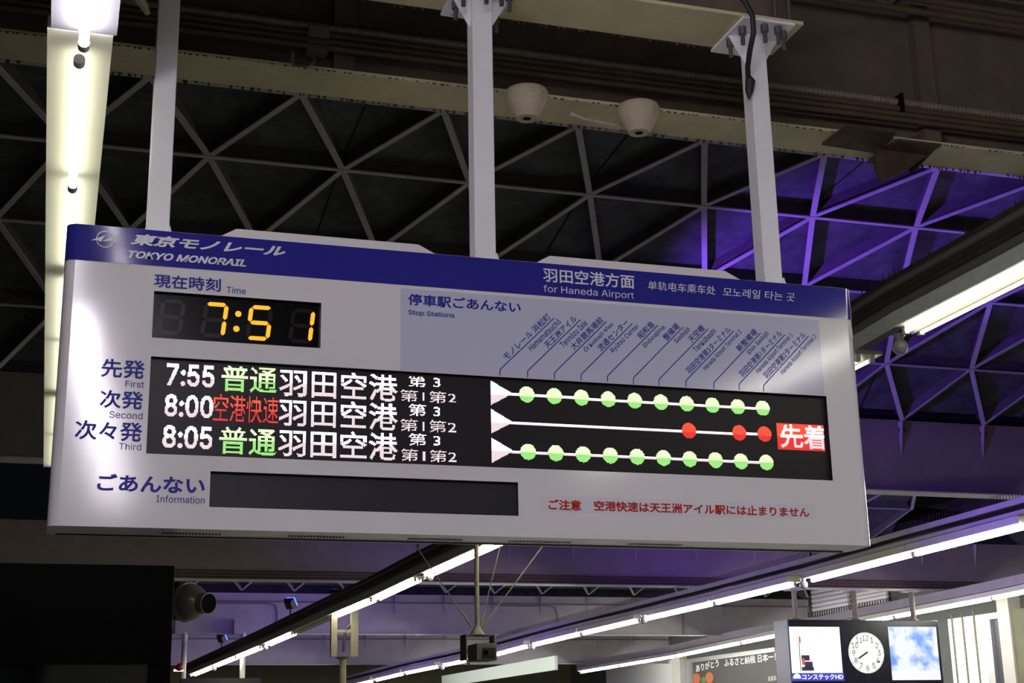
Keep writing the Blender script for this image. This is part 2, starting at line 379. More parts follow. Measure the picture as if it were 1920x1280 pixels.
for body, tl, br, k in [('現在時刻', (289.5, 513), (413.5, 547.5), dict(bold=0.018)), ('Time', (425, 537), (461, 552), {}),
        ('先発', (190.5, 671.5), (271, 711), dict(bold=0.018)), ('First', (235.5, 713), (270, 727), {}),
        ('次発', (188, 730), (268, 768), dict(bold=0.018)), ('Second', (205.5, 770.5), (267, 786), {}),
        ('次々発', (141.5, 786.5), (266, 828.5), dict(bold=0.018)), ('Third', (223.5, 830), (264.5, 844.3), {}),
        ('ごあんない', (183.5, 887), (383.5, 926), dict(bold=0.026)), ('Information', (293.5, 928), (383.5, 944.2), {})]:
    lettering(body, tl, br, 'letter_blue', label='blue lettering reading ' + body, **k)

# stop-station sticker, its route lines and names
def sheet(name, tl, br, m, y=-0.0008, th=0.0006):
    a, b = S(*tl), S(*br); return obj(name, MB().box(a.x, b.x, y, y + th, b.z, a.z), m, board)
stick = sheet('station_sticker', (751, 540), (1546, 741), 'sticker')
stick['label'] = 'pale blue-grey sticker listing the stop stations'
lettering('停車駅ごあんない', (765, 550), (976.5, 587.5), 'letter_blue', parent=stick, bold=0.022)
lettering('Stop Stations', (765.5, 580.5), (852, 598), 'letter_blue', parent=stick, bold=0.012)
ROUTE = [((937.5, 704), (937.5, 693), (1039, 596), 'モノレール 浜松町', .15, .97, 'Hamamatsuchō', .47, 1.03),
    ((989, 707.5), (989, 696), (1088.5, 599), '天王洲アイル', .40, .97, 'Tennōzu Isle', .56, 1.03),
    ((1039.4, 710.6), (1039.4, 699), (1137, 603), '大井競馬場前', .40, .98, 'Ōi Keibajō Mae', .50, 1.04),
    ((1089.6, 713.7), (1089.6, 702), (1185.5, 606.4), '流通センター', .41, .97, 'Ryūtsū Center', .52, 1.04),
    ((1139, 716), (1139, 705), (1233.4, 609.7), '昭和島', .69, .97, 'Shōwajima', .64, 1.05),
    ((1187.7, 719.5), (1187.7, 708.4), (1280.4, 613.4), '整備場', .69, .97, 'Seibijō', .77, 1.05),
    ((1235.6, 722.5), (1235.6, 711.2), (1327.5, 616.5), '天空橋', .69, .97, 'Tenkūbashi', .64, 1.06),
    ((1286, 725.6), (1286, 714), (1375.8, 620.2), '羽田空港第3ターミナル', .10, .98, 'Haneda Airport Terminal 3', .30, 1.07),
    ((1338.2, 728.6), (1338.2, 717.6), (1426, 624), '新整備場', .58, .97, 'Shin Seibijō', .65, 1.08),
    ((1385.8, 731.2), (1385.8, 720.2), (1471.4, 627.2), '羽田空港第1ターミナル', .10, .98, 'Haneda Airport Terminal 1', .31, 1.08),
    ((1431.4, 734), (1431.4, 723), (1515.8, 630), '羽田空港第2ターミナル', .10, .98, 'Haneda Airport Terminal 2', .32, 1.08)]
YL = -0.0014
for pa, pb, pc, jp, j0, j1, en, e0, e1 in ROUTE:
    A, B, Cc = S(*pa, YL), S(*pb, YL), S(*pc, YL)
    d = (Cc - B); L = d.length; d = d / L; nrm = Vector((-d.z, 0, d.x))
    wd = 0.0038
    mb = MB(); x = Vector((1, 0, 0)) * wd / 2; nn = nrm * wd / 2
    mb.poly([A - x, A + x, B + x + nn * 0.2, B - x + nn * 0.2]); mb.poly([B - nn - x * 0.4, Cc - nn, Cc + nn, B + nn - x * 0.4])
    obj('route_line', mb, 'letter_blue', stick)
    hj = 0.0295
    V, Fc = text_quad(jp, B + d * (j0 * L) + nrm * 0.0065, d * ((j1 - j0) * L), nrm * hj, bold=0.014)
    obj('station_name', (V, Fc), 'letter_blue', stick)
    V, Fc = text_quad(en, B + d * (e0 * L) - nrm * 0.0335, d * ((e1 - e0) * L), nrm * (0.0245 if 'y' not in en.lower().replace('ry', 'r') else 0.026), bold=0.01)
    obj('station_name', (V, Fc), 'letter_blue', stick)
# red notice strip
nt_ = sheet('notice_sticker', (1013, 927.5), (1529.5, 974), 'notice'); nt_['label'] = 'pale strip with a red printed notice'
lettering('ご注意', (1028, 935.5), (1090, 957.5), 'letter_red', parent=nt_, bold=0.03)
lettering('空港快速は天王洲アイル駅には止まりません', (1113, 938), (1517.5, 970), 'letter_red', parent=nt_, bold=0.03)

# recessed displays
def recess(name, key, m, depth=0.02):
    a, b, c, d = HOLES[key]
    p = obj(name, MB().box(a - 0.01, b + 0.01, depth, depth + 0.02, c - 0.01, d + 0.01), m, board)
    f = MB(); e = 0.0006
    for q in [((a, c), (a, d)), ((a, d), (b, d)), ((b, d), (b, c)), ((b, c), (a, c))]:
        (x0, z0), (x1, z1) = q; ix = e if x0 == a and x1 == a else -e if x0 == b and x1 == b else 0; iz = e if z0 == c and z1 == c else -e if z0 == d and z1 == d else 0
        f.add([(x0 + ix, 0.0005, z0 + iz), (x1 + ix, 0.0005, z1 + iz), (x1 + ix, depth, z1 + iz), (x0 + ix, depth, z0 + iz)], [(0, 1, 2, 3)])
    obj('recess_edge', f, 'black', p)
    return p
led = recess('led_display', 'led', 'led_off'); led['label'] = 'black LED matrix showing three departures'
clk = recess('clock_display', 'clock', 'clock_glass'); clk['label'] = 'black digital clock window reading 7:51'
inf = recess('information_display', 'info', 'info_off'); inf['label'] = 'blank dark information matrix'

# seven-segment clock digits
YC = 0.0185
def Cp(X, Y): p = S(X / 3, 400 + Y / 3, YC); return p
d5 = (Cp(1405, 505), Cp(1542, 712))
dh = d5[0].z - d5[1].z; dw = 0.088; zb0 = d5[1].z
LEAN = 0.10
def seg_digit(cx, on):
    """returns (lit, unlit) polygons of one leaning seven-segment digit"""
    wdt, hgt, t = dw, dh, 0.0155
    P = {'a': ((0, 1), (1, 1)), 'g': ((0, .5), (1, .5)), 'd': ((0, 0), (1, 0)), 'f': ((0, .5), (0, 1)), 'b': ((1, .5), (1, 1)), 'e': ((0, 0), (0, .5)), 'c': ((1, 0), (1, .5))}
    for k, (p, q) in P.items():
        ins = t / 2
        p = Vector((p[0] * (wdt - t) + ins, p[1] * (hgt - t) + ins)); q = Vector((q[0] * (wdt - t) + ins, q[1] * (hgt - t) + ins))
        d = (q - p).normalized(); n = Vector((-d.y, d.x)); g = 0.0022; p = p + d * g; q = q - d * g
        pts = [p, p + d * t / 2 + n * t / 2, q - d * t / 2 + n * t / 2, q, q - d * t / 2 - n * t / 2, p + d * t / 2 - n * t / 2]
        y = YC if k in on else YC + 0.0006
        obj('clock_segment', MB().poly([(cx + v.x + LEAN * v.y, y, zb0 + v.y) for v in pts]), 'amber' if k in on else 'segment_off', clk)
DX = [Cp(900, 600).x, Cp(1145, 600).x, Cp(1400, 620).x, Cp(1640, 640).x]
for cx, on in zip(DX, ('', 'abc', 'afgcd', 'bc')):
    seg_digit(cx - 0.01, on)
for Xc, Yc in ((1344, 557), (1333, 641)):
    c = Cp(Xc, Yc); obj('colon_dot', MB().poly([c + Vector((math.cos(a) * 0.0115, 0, math.sin(a) * 0.0115)) for a in [2 * math.pi * k / 20 for k in range(20)]]), 'amber', clk)

# LED matrix: rasterise the shapes on the dot grid
PIT = 0.00352; GX0, GZ0 = -1.350 + 0.010, ZS - 0.3507 + 0.012
GW = int((2.70 - 0.02) / PIT); GH = int((0.3507 - 0.022) / PIT)
YD = 0.0192; YT = 0.02
def L(px, py):
    p = at(px, py, y=YT); return p.x, p.z
def raster_tris(V, Fc):
    hit = set()
    for f in Fc:
        for k in range(1, len(f) - 1):
            a, b, c = V[f[0]], V[f[k]], V[f[k + 1]]
            x0, x1 = min(a[0], b[0], c[0]), max(a[0], b[0], c[0]); z0, z1 = min(a[1], b[1], c[1]), max(a[1], b[1], c[1])
            den = (b[1] - c[1]) * (a[0] - c[0]) + (c[0] - b[0]) * (a[1] - c[1])
            if abs(den) < 1e-14: continue
            for i in range(max(0, int((x0 - GX0) / PIT)), min(GW, int((x1 - GX0) / PIT) + 2)):
                for j in range(max(0, int((z0 - GZ0) / PIT)), min(GH, int((z1 - GZ0) / PIT) + 2)):
                    px, pz = GX0 + i * PIT, GZ0 + j * PIT
                    l1 = ((b[1] - c[1]) * (px - c[0]) + (c[0] - b[0]) * (pz - c[1])) / den; l2 = ((c[1] - a[1]) * (px - c[0]) + (a[0] - c[0]) * (pz - c[1])) / den
                    if l1 >= -1e-6 and l2 >= -1e-6 and l1 + l2 <= 1 + 1e-6: hit.add((i, j))
    return hit
def led_text(body, tl, br, **k):
    (x0, z1), (x1, z0) = L(*tl), L(*br); g, f, _ = glyphs(body, **k)
    return raster_tris([(x0 + a * (x1 - x0), z0 + b * (z1 - z0)) for a, b, c in g], f)
def led_poly(pts): return raster_tris(pts, [tuple(range(len(pts)))])
def led_disc(c, r): return led_poly([(c[0] + r * math.cos(2 * math.pi * k / 24), c[1] + r * math.sin(2 * math.pi * k / 24)) for k in range(24)])
def led_line(a, b, th=2):
    hit = set(); n = int(abs(b[0] - a[0]) / PIT) + 1
    for k in range(n + 1):
        x = a[0] + (b[0] - a[0]) * k / n; z = a[1] + (b[1] - a[1]) * k / n
        i, j = round((x - GX0) / PIT), round((z - GZ0) / PIT)
        for q in range(th): hit.add((i, j - q))
    return hit
def dots(hit): 
    mb = MB(); s = PIT * 0.40
    for i, j in hit:
        x, z = GX0 + i * PIT, GZ0 + j * PIT
        mb.add([(x - s, YD, z - s), (x + s, YD, z - s), (x + s, YD, z + s), (x - s, YD, z + s)], [(0, 1, 2, 3)])
    return mb
def led_obj(name, hit, colour, label=None):
    """upper half of every 32-dot text line reads brighter, as on the real multiplexed matrix"""
    hi = {q for q in hit if ((GH - 1 - q[1]) % 31) < 15}; lo = hit - hi
    o = None
    for part, m in ((hi, colour + '_hi'), (lo, colour)):
        if part:
            o = obj(name, dots(part), m, led)
            if label: o['label'] = label
    return o
RB = dict(bold=0.008)
ROWS = [dict(t='7:55', tt=((313, 680.5), (401.5, 727.5)), k='普通', kk=((416.5, 682.5), (519, 738)), kc='led_green', d=((524, 689), (745.5, 753)), n3=((766, 701.5), (825.5, 728)), n12=((750, 729), (855.5, 757))),
        dict(t='8:00', tt=((309.4, 738), (399, 784.5)), k='空港快速', kk=((401.7, 738), (521, 795)), kc='led_red', d=((523, 745), (745.5, 807.5)), n3=((766, 756.5), (825.5, 782)), n12=((750, 784), (855.5, 812))),
        dict(t='8:05', tt=((306, 796), (397.5, 843)), k='普通', kk=((412.5, 799), (517.5, 855)), kc='led_green', d=((522, 802.5), (745.7, 863)), n3=((766.5, 811.5), (825.7, 837)), n12=((751.5, 840), (856, 867.5)))]
for r in ROWS:
    led_obj('departure_time_lettering', led_text(r['t'], *r['tt'], bold=0.022), 'led_white')
    led_obj('train_type_lettering', led_text(r['k'], *r['kk'], bold=0.012 if len(r['k']) == 2 else 0.0), r['kc'])
    hit = led_text('羽田空港', *r['d'], bold=0.014) | led_text('第 3', *r['n3'], bold=0.004) | led_text('第1第2', *r['n12'], bold=0.004)
    led_obj('destination_lettering', hit, 'led_white')
C1a, C1b = L(987.7, 739.3), L(1430, 765); C3a, C3b = L(990.6, 847), L(1438, 866.7); C2a, C2b = L(1291.7, 807), L(1434.3, 813.3)
tri = [((920, 713.3), (920.7, 759), (961, 737.7)), ((921, 766.7), (921.7, 812), (962, 791.5)), ((922, 820.6), (922.6, 867.5), (963, 845.3))]
discs = [[(C1a[0] + (C1b[0] - C1a[0]) * k / 9, C1a[1] + (C1b[1] - C1a[1]) * k / 9) for k in range(10)],
         [C2a, (C1a[0] + (C1b[0] - C1a[0]) * 8 / 9, (C2a[1] + C2b[1]) / 2), (C1b[0], C2b[1])],
         [(C1a[0] + (C1b[0] - C1a[0]) * k / 9, C3a[1] + (C3b[1] - C3a[1]) * k / 9) for k in range(10)]]
for r in range(3):
    ds = discs[r]; disc_hit = [led_disc(c, 0.0315) for c in ds]; allh = set().union(*disc_hit)
    tr = led_poly([L(*p) for p in tri[r]]); tip = L(*tri[r][2]); zl = ds[0][1]
    led_obj('direction_arrow', tr, 'led_white')
    stops = [(tip[0] - 0.01, zl)] + ds
    for pa, pb in zip(stops, stops[1:]): led_obj('route_bar', led_line(pa, pb, 3) - allh - tr, 'led_white')
    for hh in disc_hit: led_obj('stop_dot', hh, 'led_red' if r == 1 else 'led_green')
(bx0, bz1), (bx1, bz0) = L(1455.7, 791.7), L(1552, 845.7); bx1 = min(bx1, 1.340)
boxh = led_poly([(bx0, bz0), (bx1, bz0), (bx1, bz1), (bx0, bz1)])
tx = led_text('先着', (1460.5, 794), (1550, 843), bold=0.02)
led_obj('arrives_first_lettering', boxh - tx, 'led_red'); led_obj('arrives_first_lettering', tx & boxh, 'led_white')

# vents in the underside, raised lids on top
for xa, xb in ((300, 411), (535, 642), (758, 862), (948, 1066), (1172, 1276)):
    pa = at(xa, 1003 + (xa - 300) * 0.0205, z=ZB); pb = at(xb, 1003 + (xb - 300) * 0.0205, z=ZB)
    v = MB(); n = 18; yc = pa.y if xa < 400 else 0.125; yc = 0.115
    for k in range(n):
        x = pa.x + (pb.x - pa.x) * k / n; v.poly([(x, yc - 0.022, ZB - 0.0008), (x + 0.007, yc - 0.022, ZB - 0.0008), (x + 0.012, yc + 0.022, ZB - 0.0008), (x + 0.005, yc + 0.022, ZB - 0.0008)])
    obj('vent', v, 'black_matt', board)
for xa, xb in ((-1.15, -0.25), (0.09, 1.06)):
    a, b = xa, xb; zt = ZT + 0.052
    l = MB().prism([(a, 0.05, ZT - 0.001), (b, 0.05, ZT - 0.001), (b - 0.11, 0.05, zt), (a + 0.09, 0.05, zt)], (0, 0.14, 0)); obj('lid', l, 'sign_white', board, bevel=0.004)

# ------------------------------------------------------------------ hanger posts
PF, PB = 0.078, 0.162; ZPL = 4.588
def post(xl, xr, label, bolts):
    xc = (xl + xr) / 2
    p = thing('hanger_post', (xc, (PF + PB) / 2, ZT), label, 'post', 'hanger posts of the departure board')
    obj('shaft', MB().box(xl, xr, PF, PB, ZT + 0.001, ZPL), 'post', p, bevel=0.004)
    f = MB()
    for sx, xe in ((-1, xl), (1, xr)): f.prism([(xe, PF - 0.012, ZT + 0.001), (xe + sx * 0.014, PF - 0.012, ZT + 0.001), (xe, PF - 0.012, ZT + 0.05)], (0, 0.1, 0))
    obj('foot_gusset', f, 'post', p)
    hw, hd = 0.125, 0.165; yc = (PF + PB) / 2
    obj('top_plate', MB().box(xc - hw, xc + hw, yc - hd, yc + hd, ZPL, ZPL + 0.012), 'post', p)
    for poly, off in (([(xl, 0, ZPL), (xl - 0.075, 0, ZPL), (xl, 0, ZPL - 0.13)], yc), ([(xr, 0, ZPL), (xr + 0.075, 0, ZPL), (xr, 0, ZPL - 0.13)], yc)):
        obj('gusset', MB().prism([(a, yc - 0.004, c) for a, b, c in poly], (0, 0.008, 0)), 'post', p)
    for bx, by in bolts:
        X, Y = xc + bx, yc + by
        bo = obj('bolt', MB().tube([(X, Y, ZPL - 0.085), (X, Y, ZPL)], 0.0095, 10), 'bolt', p, smooth=True)
        obj('nut', MB().tube([(X, Y, ZPL - 0.036), (X, Y, ZPL)], 0.017, 6), 'bolt', bo)
    return p
BL = [(-0.095, -0.09), (-0.095, 0.03), (-0.01, -0.135), (0.055, -0.135), (0.1, -0.1), (0.1, 0.09)]
post(-1.384, -1.303, 'left white square hanger post rising beside the fluorescent strip', BL)
post(-0.122, -0.036, 'middle white square hanger post with dark bolts under its top plate', BL)
post(1.148, 1.232, 'right white square hanger post with black cable at its top plate', BL)

# cable coming down the right post
cab = thing('power_cable', (1.148, PF, 4.3), 'black cable curving down into the side of the right hanger post', 'cable')
pts = [at(1380, -14, y=-0.12), at(1398, 5, y=-0.12), at(1411, 30, y=-0.12), at(1413, 60, y=-0.11), at(1406, 95, y=-0.06), at(1402, 125, y=0.015), at(1403, 150, y=0.055)]
obj('cord', MB().tube(pts, 0.012, 10), 'cable_black', cab, smooth=True)
pl = [at(1403, 145, y=0.05), at(1407, 152, y=0.055), at(1405, 170, y=0.06), at(1404, 186, y=0.066)]
obj('gland', MB().tube(pl, [0.014, 0.022, 0.018, 0.004], 10), 'cable_black', cab, smooth=True)
wrap = MB().tube([at(250, -14, y=0.0), at(268, 8, y=0.02), at(278, 27, y=0.03)], [0.02, 0.018, 0.01], 8)
tag(obj('wrapped_conduit', wrap, 'cone_cream', smooth=True), 'frayed pale conduit end beside the top of the left hanger post', 'conduit')

# ================================================================== ROOF STEELWORK
X0, X1 = -7.0, 18.0
GIRD = {1: (1.09, 4.60), 2: (10.55, 4.50), 3: (19.5, 4.25), 4: (28.6, 4.02), 5: (37.7, 3.80)}
def fringe(mb, xa, xb, y, z, ln=0.03, step=0.03, up=False):
    x = xa
    while x < xb:
        wd = random.uniform(0.01, step); hh = random.uniform(0.2, 1.0) * ln
        if random.random() < 0.75: mb.add([(x, y, z + 0.004), (x + wd, y, z + 0.004), (x + wd * random.uniform(0.2, 0.8), y, z - hh)], [(0, 1, 2)])
        x += wd + random.uniform(0, step * 0.6)
def girder(i, label, wm, fm, fw=0.27, hgt=0.92):
    y, z = GIRD[i]
    g = thing('roof_girder', (5, y, z), label, 'girder', 'roof girders')
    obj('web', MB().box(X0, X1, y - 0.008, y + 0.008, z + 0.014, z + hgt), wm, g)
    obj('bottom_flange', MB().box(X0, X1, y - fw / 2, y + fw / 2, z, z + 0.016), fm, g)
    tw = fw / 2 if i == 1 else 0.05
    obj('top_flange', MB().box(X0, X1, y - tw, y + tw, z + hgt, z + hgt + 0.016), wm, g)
    return g
g1 = girder(1, 'dark cream girder directly behind the hanger posts, with two cones beneath', 'web_steel', 'cream_steel')
y1, z1 = GIRD[1]
for px in (1722, 640): obj('web_stiffener', MB().box(at(px, 130, y=y1).x - 0.05, at(px, 130, y=y1).x + 0.05, y1 - 0.07, y1 - 0.008, z1 + 0.016, z1 + 0.86), 'web_steel', g1)
fr = MB(); fringe(fr, -3.2, 4.2, y1 + 0.136, z1, 0.035, 0.035); fringe(fr, -3.2, 4.2, y1 - 0.136, z1, 0.009, 0.03)
o = obj('dust_fringe', fr, 'dust', g1); o['kind'] = 'stuff'
# box and hook on the flange
bx = at(596, 75, y=y1 - 0.1); tag(obj('junction_box', MB().box(bx.x - 0.05, bx.x + 0.05, y1 - 0.13, y1 - 0.03, bx.z - 0.06, bx.z + 0.06), 'pipe_grey', bevel=0.004), 'small brown junction box on the girder left of the middle post', 'junction box')
hk = [at(p[0], p[1], z=z1 - 0.012) for p in ((548, 98), (546, 112), (553, 120), (578, 121), (590, 110))]
obj('hook', MB().tube(hk, 0.011, 8), 'rust', g1, smooth=True)
# bent strip standing in for cobweb debris between the cones
st = [at(1070, 213, z=z1 - 0.01), at(1095, 223, z=z1 - 0.03), at(1130, 230, z=z1 - 0.035), at(1165, 236, z=z1 - 0.01)]
obj('cobweb_strip', MB().tube(st, [0.012, 0.006, 0.008, 0.012], 6), 'cone_cream', g1, smooth=True)
# rusty seat bracket under the flange at the right
br = thing('seat_bracket', at(1700, 262, z=z1), 'rusty angle bracket hanging under the cream girder at the upper right', 'bracket')
p0, p1, p2, p3 = at(1541, 268, z=z1), at(1588, 232, z=z1), at(1680, 246, z=z1), at(1650, 285, z=z1)
obj('shim_plate', MB().prism([p0, p1, p2, p3], (0, 0, -0.012)), 'rust', br)
q0, q1 = at(1645, 286, z=z1), at(1765, 250, z=z1)
xa, xb = at(1648, 285, z=z1).x, at(1775, 262, z=z1).x
obj('seat_plate', MB().box(xa, xb, y1 - 0.15, y1 + 0.16, z1 - 0.014, z1 - 0.001), 'rust', br)
obj('drop_plate', MB().prism([at(q[0], q[1], y=y1 - 0.02) for q in ((1641, 270), (1643, 318), (1655, 340), (1702, 318), (1779, 262), (1760, 246))], (0, 0.02, 0)), 'rust', br)
obj('side_plate', MB().prism([(xb, y1 - 0.15, z1), (xb, y1 + 0.16, z1), (xb, y1 + 0.13, z1 - 0.06)], (-0.012, 0, 0)), 'rust', br)
# conduits along the near face of the first girder
for k, (py, r, m, nm, lb) in enumerate([(168, 0.021, 'pipe_grey', 'corrugated_conduit', 'pale corrugated conduit, topmost of the runs along the girder'), (182, 0.017, 'pipe_brown', 'conduit', 'brown conduit just under the pale corrugated one'),
        (194, 0.015, 'pipe_brown', 'conduit', 'brown conduit second below the pale corrugated one'), (206, 0.014, 'pipe_brown', 'conduit', 'lowest brown conduit, touching the top of the girder flange')]):
    c = at(1500, py, y=y1 - 0.1)
    mb = MB()
    if k == 0:
        n = 700; pts = [(X0 + 2.8 + i * 0.0125, c.y, c.z) for i in range(n)]; mb.tube(pts, [r * (1 if i % 2 else 0.86) for i in range(n)], 8)
    else: mb.tube([(X0 + 2, c.y - 0.01 * k, c.z), (9, c.y - 0.01 * k, c.z)], r, 8)
    tag(obj(nm, mb, m, smooth=(k > 0)), lb, 'conduit', 'conduits along the near girder')
cl = at(1684, 195, y=y1 - 0.1); tag(obj('cable_tie', MB().box(cl.x - 0.008, cl.x + 0.008, y1 - 0.145, y1 - 0.07, cl.z - 0.06, cl.z + 0.045), 'black_matt'), 'black strap round the conduits at the upper right', 'strap')
for k, (yy, zz) in enumerate(((0.93, 5.36), (0.9, 5.42))):
    tag(obj('conduit', MB().tube([(1.2, yy, zz), (9, yy, zz)], 0.02, 8), 'pipe_brown'), ('upper' if k else 'lower') + ' dark conduit near the top of the girder web, upper right corner', 'conduit')
# near beam carrying the posts
gb = thing('carrier_beam', (-1, 0.12, 4.6), 'short cream beam above the posts, bolted to their top plates', 'beam')
XE = 1.36
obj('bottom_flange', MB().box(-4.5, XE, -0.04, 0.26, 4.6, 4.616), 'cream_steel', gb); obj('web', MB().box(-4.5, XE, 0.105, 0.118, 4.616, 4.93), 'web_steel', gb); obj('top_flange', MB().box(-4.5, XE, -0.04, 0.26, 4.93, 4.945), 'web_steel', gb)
fr = MB(); fringe(fr, -4, 1.3, 0.262, 4.6, 0.02, 0.03); o = obj('dust_fringe', fr, 'dust', gb); o['kind'] = 'stuff'
for xx in (1.24, 1.31): obj('threaded_rod', MB().tube([(xx, -0.01, 4.617), (xx, -0.01, 4.93)], 0.012, 8), 'bolt', gb)
# two cones under the flange
def cone(px, py, label):
    c = at(px, py, z=z1); c.z = z1
    t_ = thing('ceiling_cone', c, label, 'cone fitting', 'cones under the girder')
    pr = [(0.100, 0.0), (0.106, -0.012), (0.104, -0.035), (0.086, -0.075), (0.056, -0.135), (0.052, -0.141)]
    mb = MB(); n = 24
    for k in range(n):
        a0, a1 = 2 * math.pi * k / n, 2 * math.pi * (k + 1) / n
        for (r0, h0), (r1, h1) in zip(pr, pr[1:]):
            mb.add([(c.x + r0 * math.cos(a0), c.y + r0 * math.sin(a0), c.z + h0), (c.x + r0 * math.cos(a1), c.y + r0 * math.sin(a1), c.z + h0),
                    (c.x + r1 * math.cos(a1), c.y + r1 * math.sin(a1), c.z + h1), (c.x + r1 * math.cos(a0), c.y + r1 * math.sin(a0), c.z + h1)], [(0, 1, 2, 3)])
        r0, h0 = pr[-1]; r1 = 0.02
        mb.add([(c.x + r0 * math.cos(a0), c.y + r0 * math.sin(a0), c.z + h0), (c.x + r0 * math.cos(a1), c.y + r0 * math.sin(a1), c.z + h0),
                (c.x + r1 * math.cos(a1), c.y + r1 * math.sin(a1), c.z + h0), (c.x + r1 * math.cos(a0), c.y + r1 * math.sin(a0), c.z + h0)], [(0, 1, 2, 3)])
    obj('shade', mb, 'cone_cream', t_, smooth=True)
    obj('aperture', MB().tube([(c.x, c.y, c.z - 0.141), (c.x, c.y, c.z - 0.10)], 0.021, 16), 'black_matt', t_)
cone(987, 172, 'cream cone fitting under the girder, nearer the middle post')
cone(1196, 200, 'cream cone fitting under the girder, chipped, farther from the middle post')

# far girders
for i, lb, wm in ((2, 'violet-lit girder emerging right of the board', 'brown_steel_dim'), (3, 'girder just below the board with pipes along its web', 'brown_steel_dim'),
              (4, 'second girder below the board, mauve web with curved conduits', 'grey_steel'), (5, 'third and lowest girder below the board, farthest down the platform', 'grey_steel')):
    g = girder(i, lb, wm, 'flange_pale', fw=0.3)
    y, z = GIRD[i]
    x = at(1707, 820, y=10.3).x
    k0 = -6 if i == 2 else -2
    for k in range(k0, 8):
        xx = x + k * 1.22 * 1.0
        obj('web_stiffener', MB().prism([(xx, y - 0.008, z + 0.92), (xx, y - 0.10, z + 0.92), (xx, y - 0.008, z + 0.5)], (0.014, 0, 0)), 'grey_steel', g)
    if i >= 3:
        for q in range(3 if i == 3 else 1):
            zz = z + (0.06 + q * 0.05 if i == 3 else 0.74)
            obj('pipe', MB().tube([(X0, y - 0.05, zz), (X1, y - 0.05, zz)], 0.018, 8), 'pipe_brown' if i == 3 else 'pipe_grey', g)
    if i == 4:
        for px in (1280, 1045, 520):
            xx = at(px, 1150, y=y - 0.03).x
            obj('pipe', MB().tube([(xx - 1.5, y - 0.03, z + 0.70), (xx - 0.2, y - 0.03, z + 0.70), (xx - 0.05, y - 0.03, z + 0.66), (xx, y - 0.03, z + 0.5), (xx, y - 0.03, z + 0.02)], 0.018, 8), 'pipe_grey', g)

# vaulted ceilings with triangulated ribs
SP = 1.22
PROF = [(-4.72, 5.42), (-4.02, 5.96), (-2.68, 6.40), (-1.34, 6.69), (0, 6.77), (1.34, 6.69), (2.68, 6.40), (4.02, 5.96), (4.72, 5.42)]
XN = at(1085, 238, y=5.78).x
def bay(yc, dz, half, xa, xb, detailed=True):
    k = half / 4.72; prof = [(yc + a * k, b + dz) for a, b in PROF]
    H = 0.15
    mb = MB()
    for (ya, za), (yb, zb) in zip(prof, prof[1:]):
        mb.add([(xa, ya, za + H), (xb, ya, za + H), (xb, yb, zb + H), (xa, yb, zb + H)], [(0, 1, 2, 3)])
        mb.add([(xa, ya, za + H + 0.06), (xb, ya, za + H + 0.06), (xb, yb, zb + H + 0.06), (xa, yb, zb + H + 0.06)], [(0, 1, 2, 3)])
    c = struct('ceiling', mb, 'panel')
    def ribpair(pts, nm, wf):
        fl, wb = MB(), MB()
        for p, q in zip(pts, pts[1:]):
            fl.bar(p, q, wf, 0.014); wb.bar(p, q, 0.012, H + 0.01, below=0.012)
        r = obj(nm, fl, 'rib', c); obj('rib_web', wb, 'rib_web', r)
    for ya, za in prof[1:-1]: ribpair([(xa, ya, za), (xb, ya, za)], 'cross_rib', 0.058)
    k0 = int(math.floor((xa - XN) / SP)) - 9; k1 = int(math.ceil((xb - XN) / SP)) + 9
    for sgn in (1, -1):
        for kk in range(k0, k1):
            pts = []
            for r, (ya, za) in enumerate(prof):
                x = XN + kk * SP + sgn * (r - 4) * SP / 2
                if xa - 0.3 <= x <= xb + 0.3: pts.append((x, ya, za + 0.004))
            if len(pts) >= 2: ribpair(pts, 'diagonal_rib', 0.058)
    if detailed:
        kk = k0
        while kk < k1:
            x = XN + (kk + 0.5) * SP
            if xa < x < xb and kk % 2 == 0:
                sm = MB()
                for (ya, za), (yb, zb) in zip(prof, prof[1:]): sm.bar((x, ya, za + H - 0.008), (x, yb, zb + H - 0.008), 0.014, 0.006)
                obj('panel_joint', sm, 'seam', c)
            kk += 1
    return c
bay(5.80, 0.0, 4.70, -5.0, 12.0)
bay(15.02, -0.24, 4.44, 0.0, 14.0)
bay(24.05, -0.42, 4.5, 1.0, 17.0)
bay(33.15, -0.66, 4.5, 0.0, 17.0, False)
bay(-3.64, 0.0, 4.70, -6.0, 10.0, False)

# ================================================================== LIGHT ROWS
def interp(tab, y):
    if y <= tab[0][0]: (a, b), (c, d) = tab[0], tab[1]
    elif y >= tab[-1][0]: (a, b), (c, d) = tab[-2], tab[-1]
    else:
        for (a, b), (c, d) in zip(tab, tab[1:]):
            if a <= y <= c: break
    return b + (d - b) * (y - a) / (c - a)
def table(px, z0): return sorted((p.y, p.x) for p in (at_line(a, b, z0) for a, b in px))
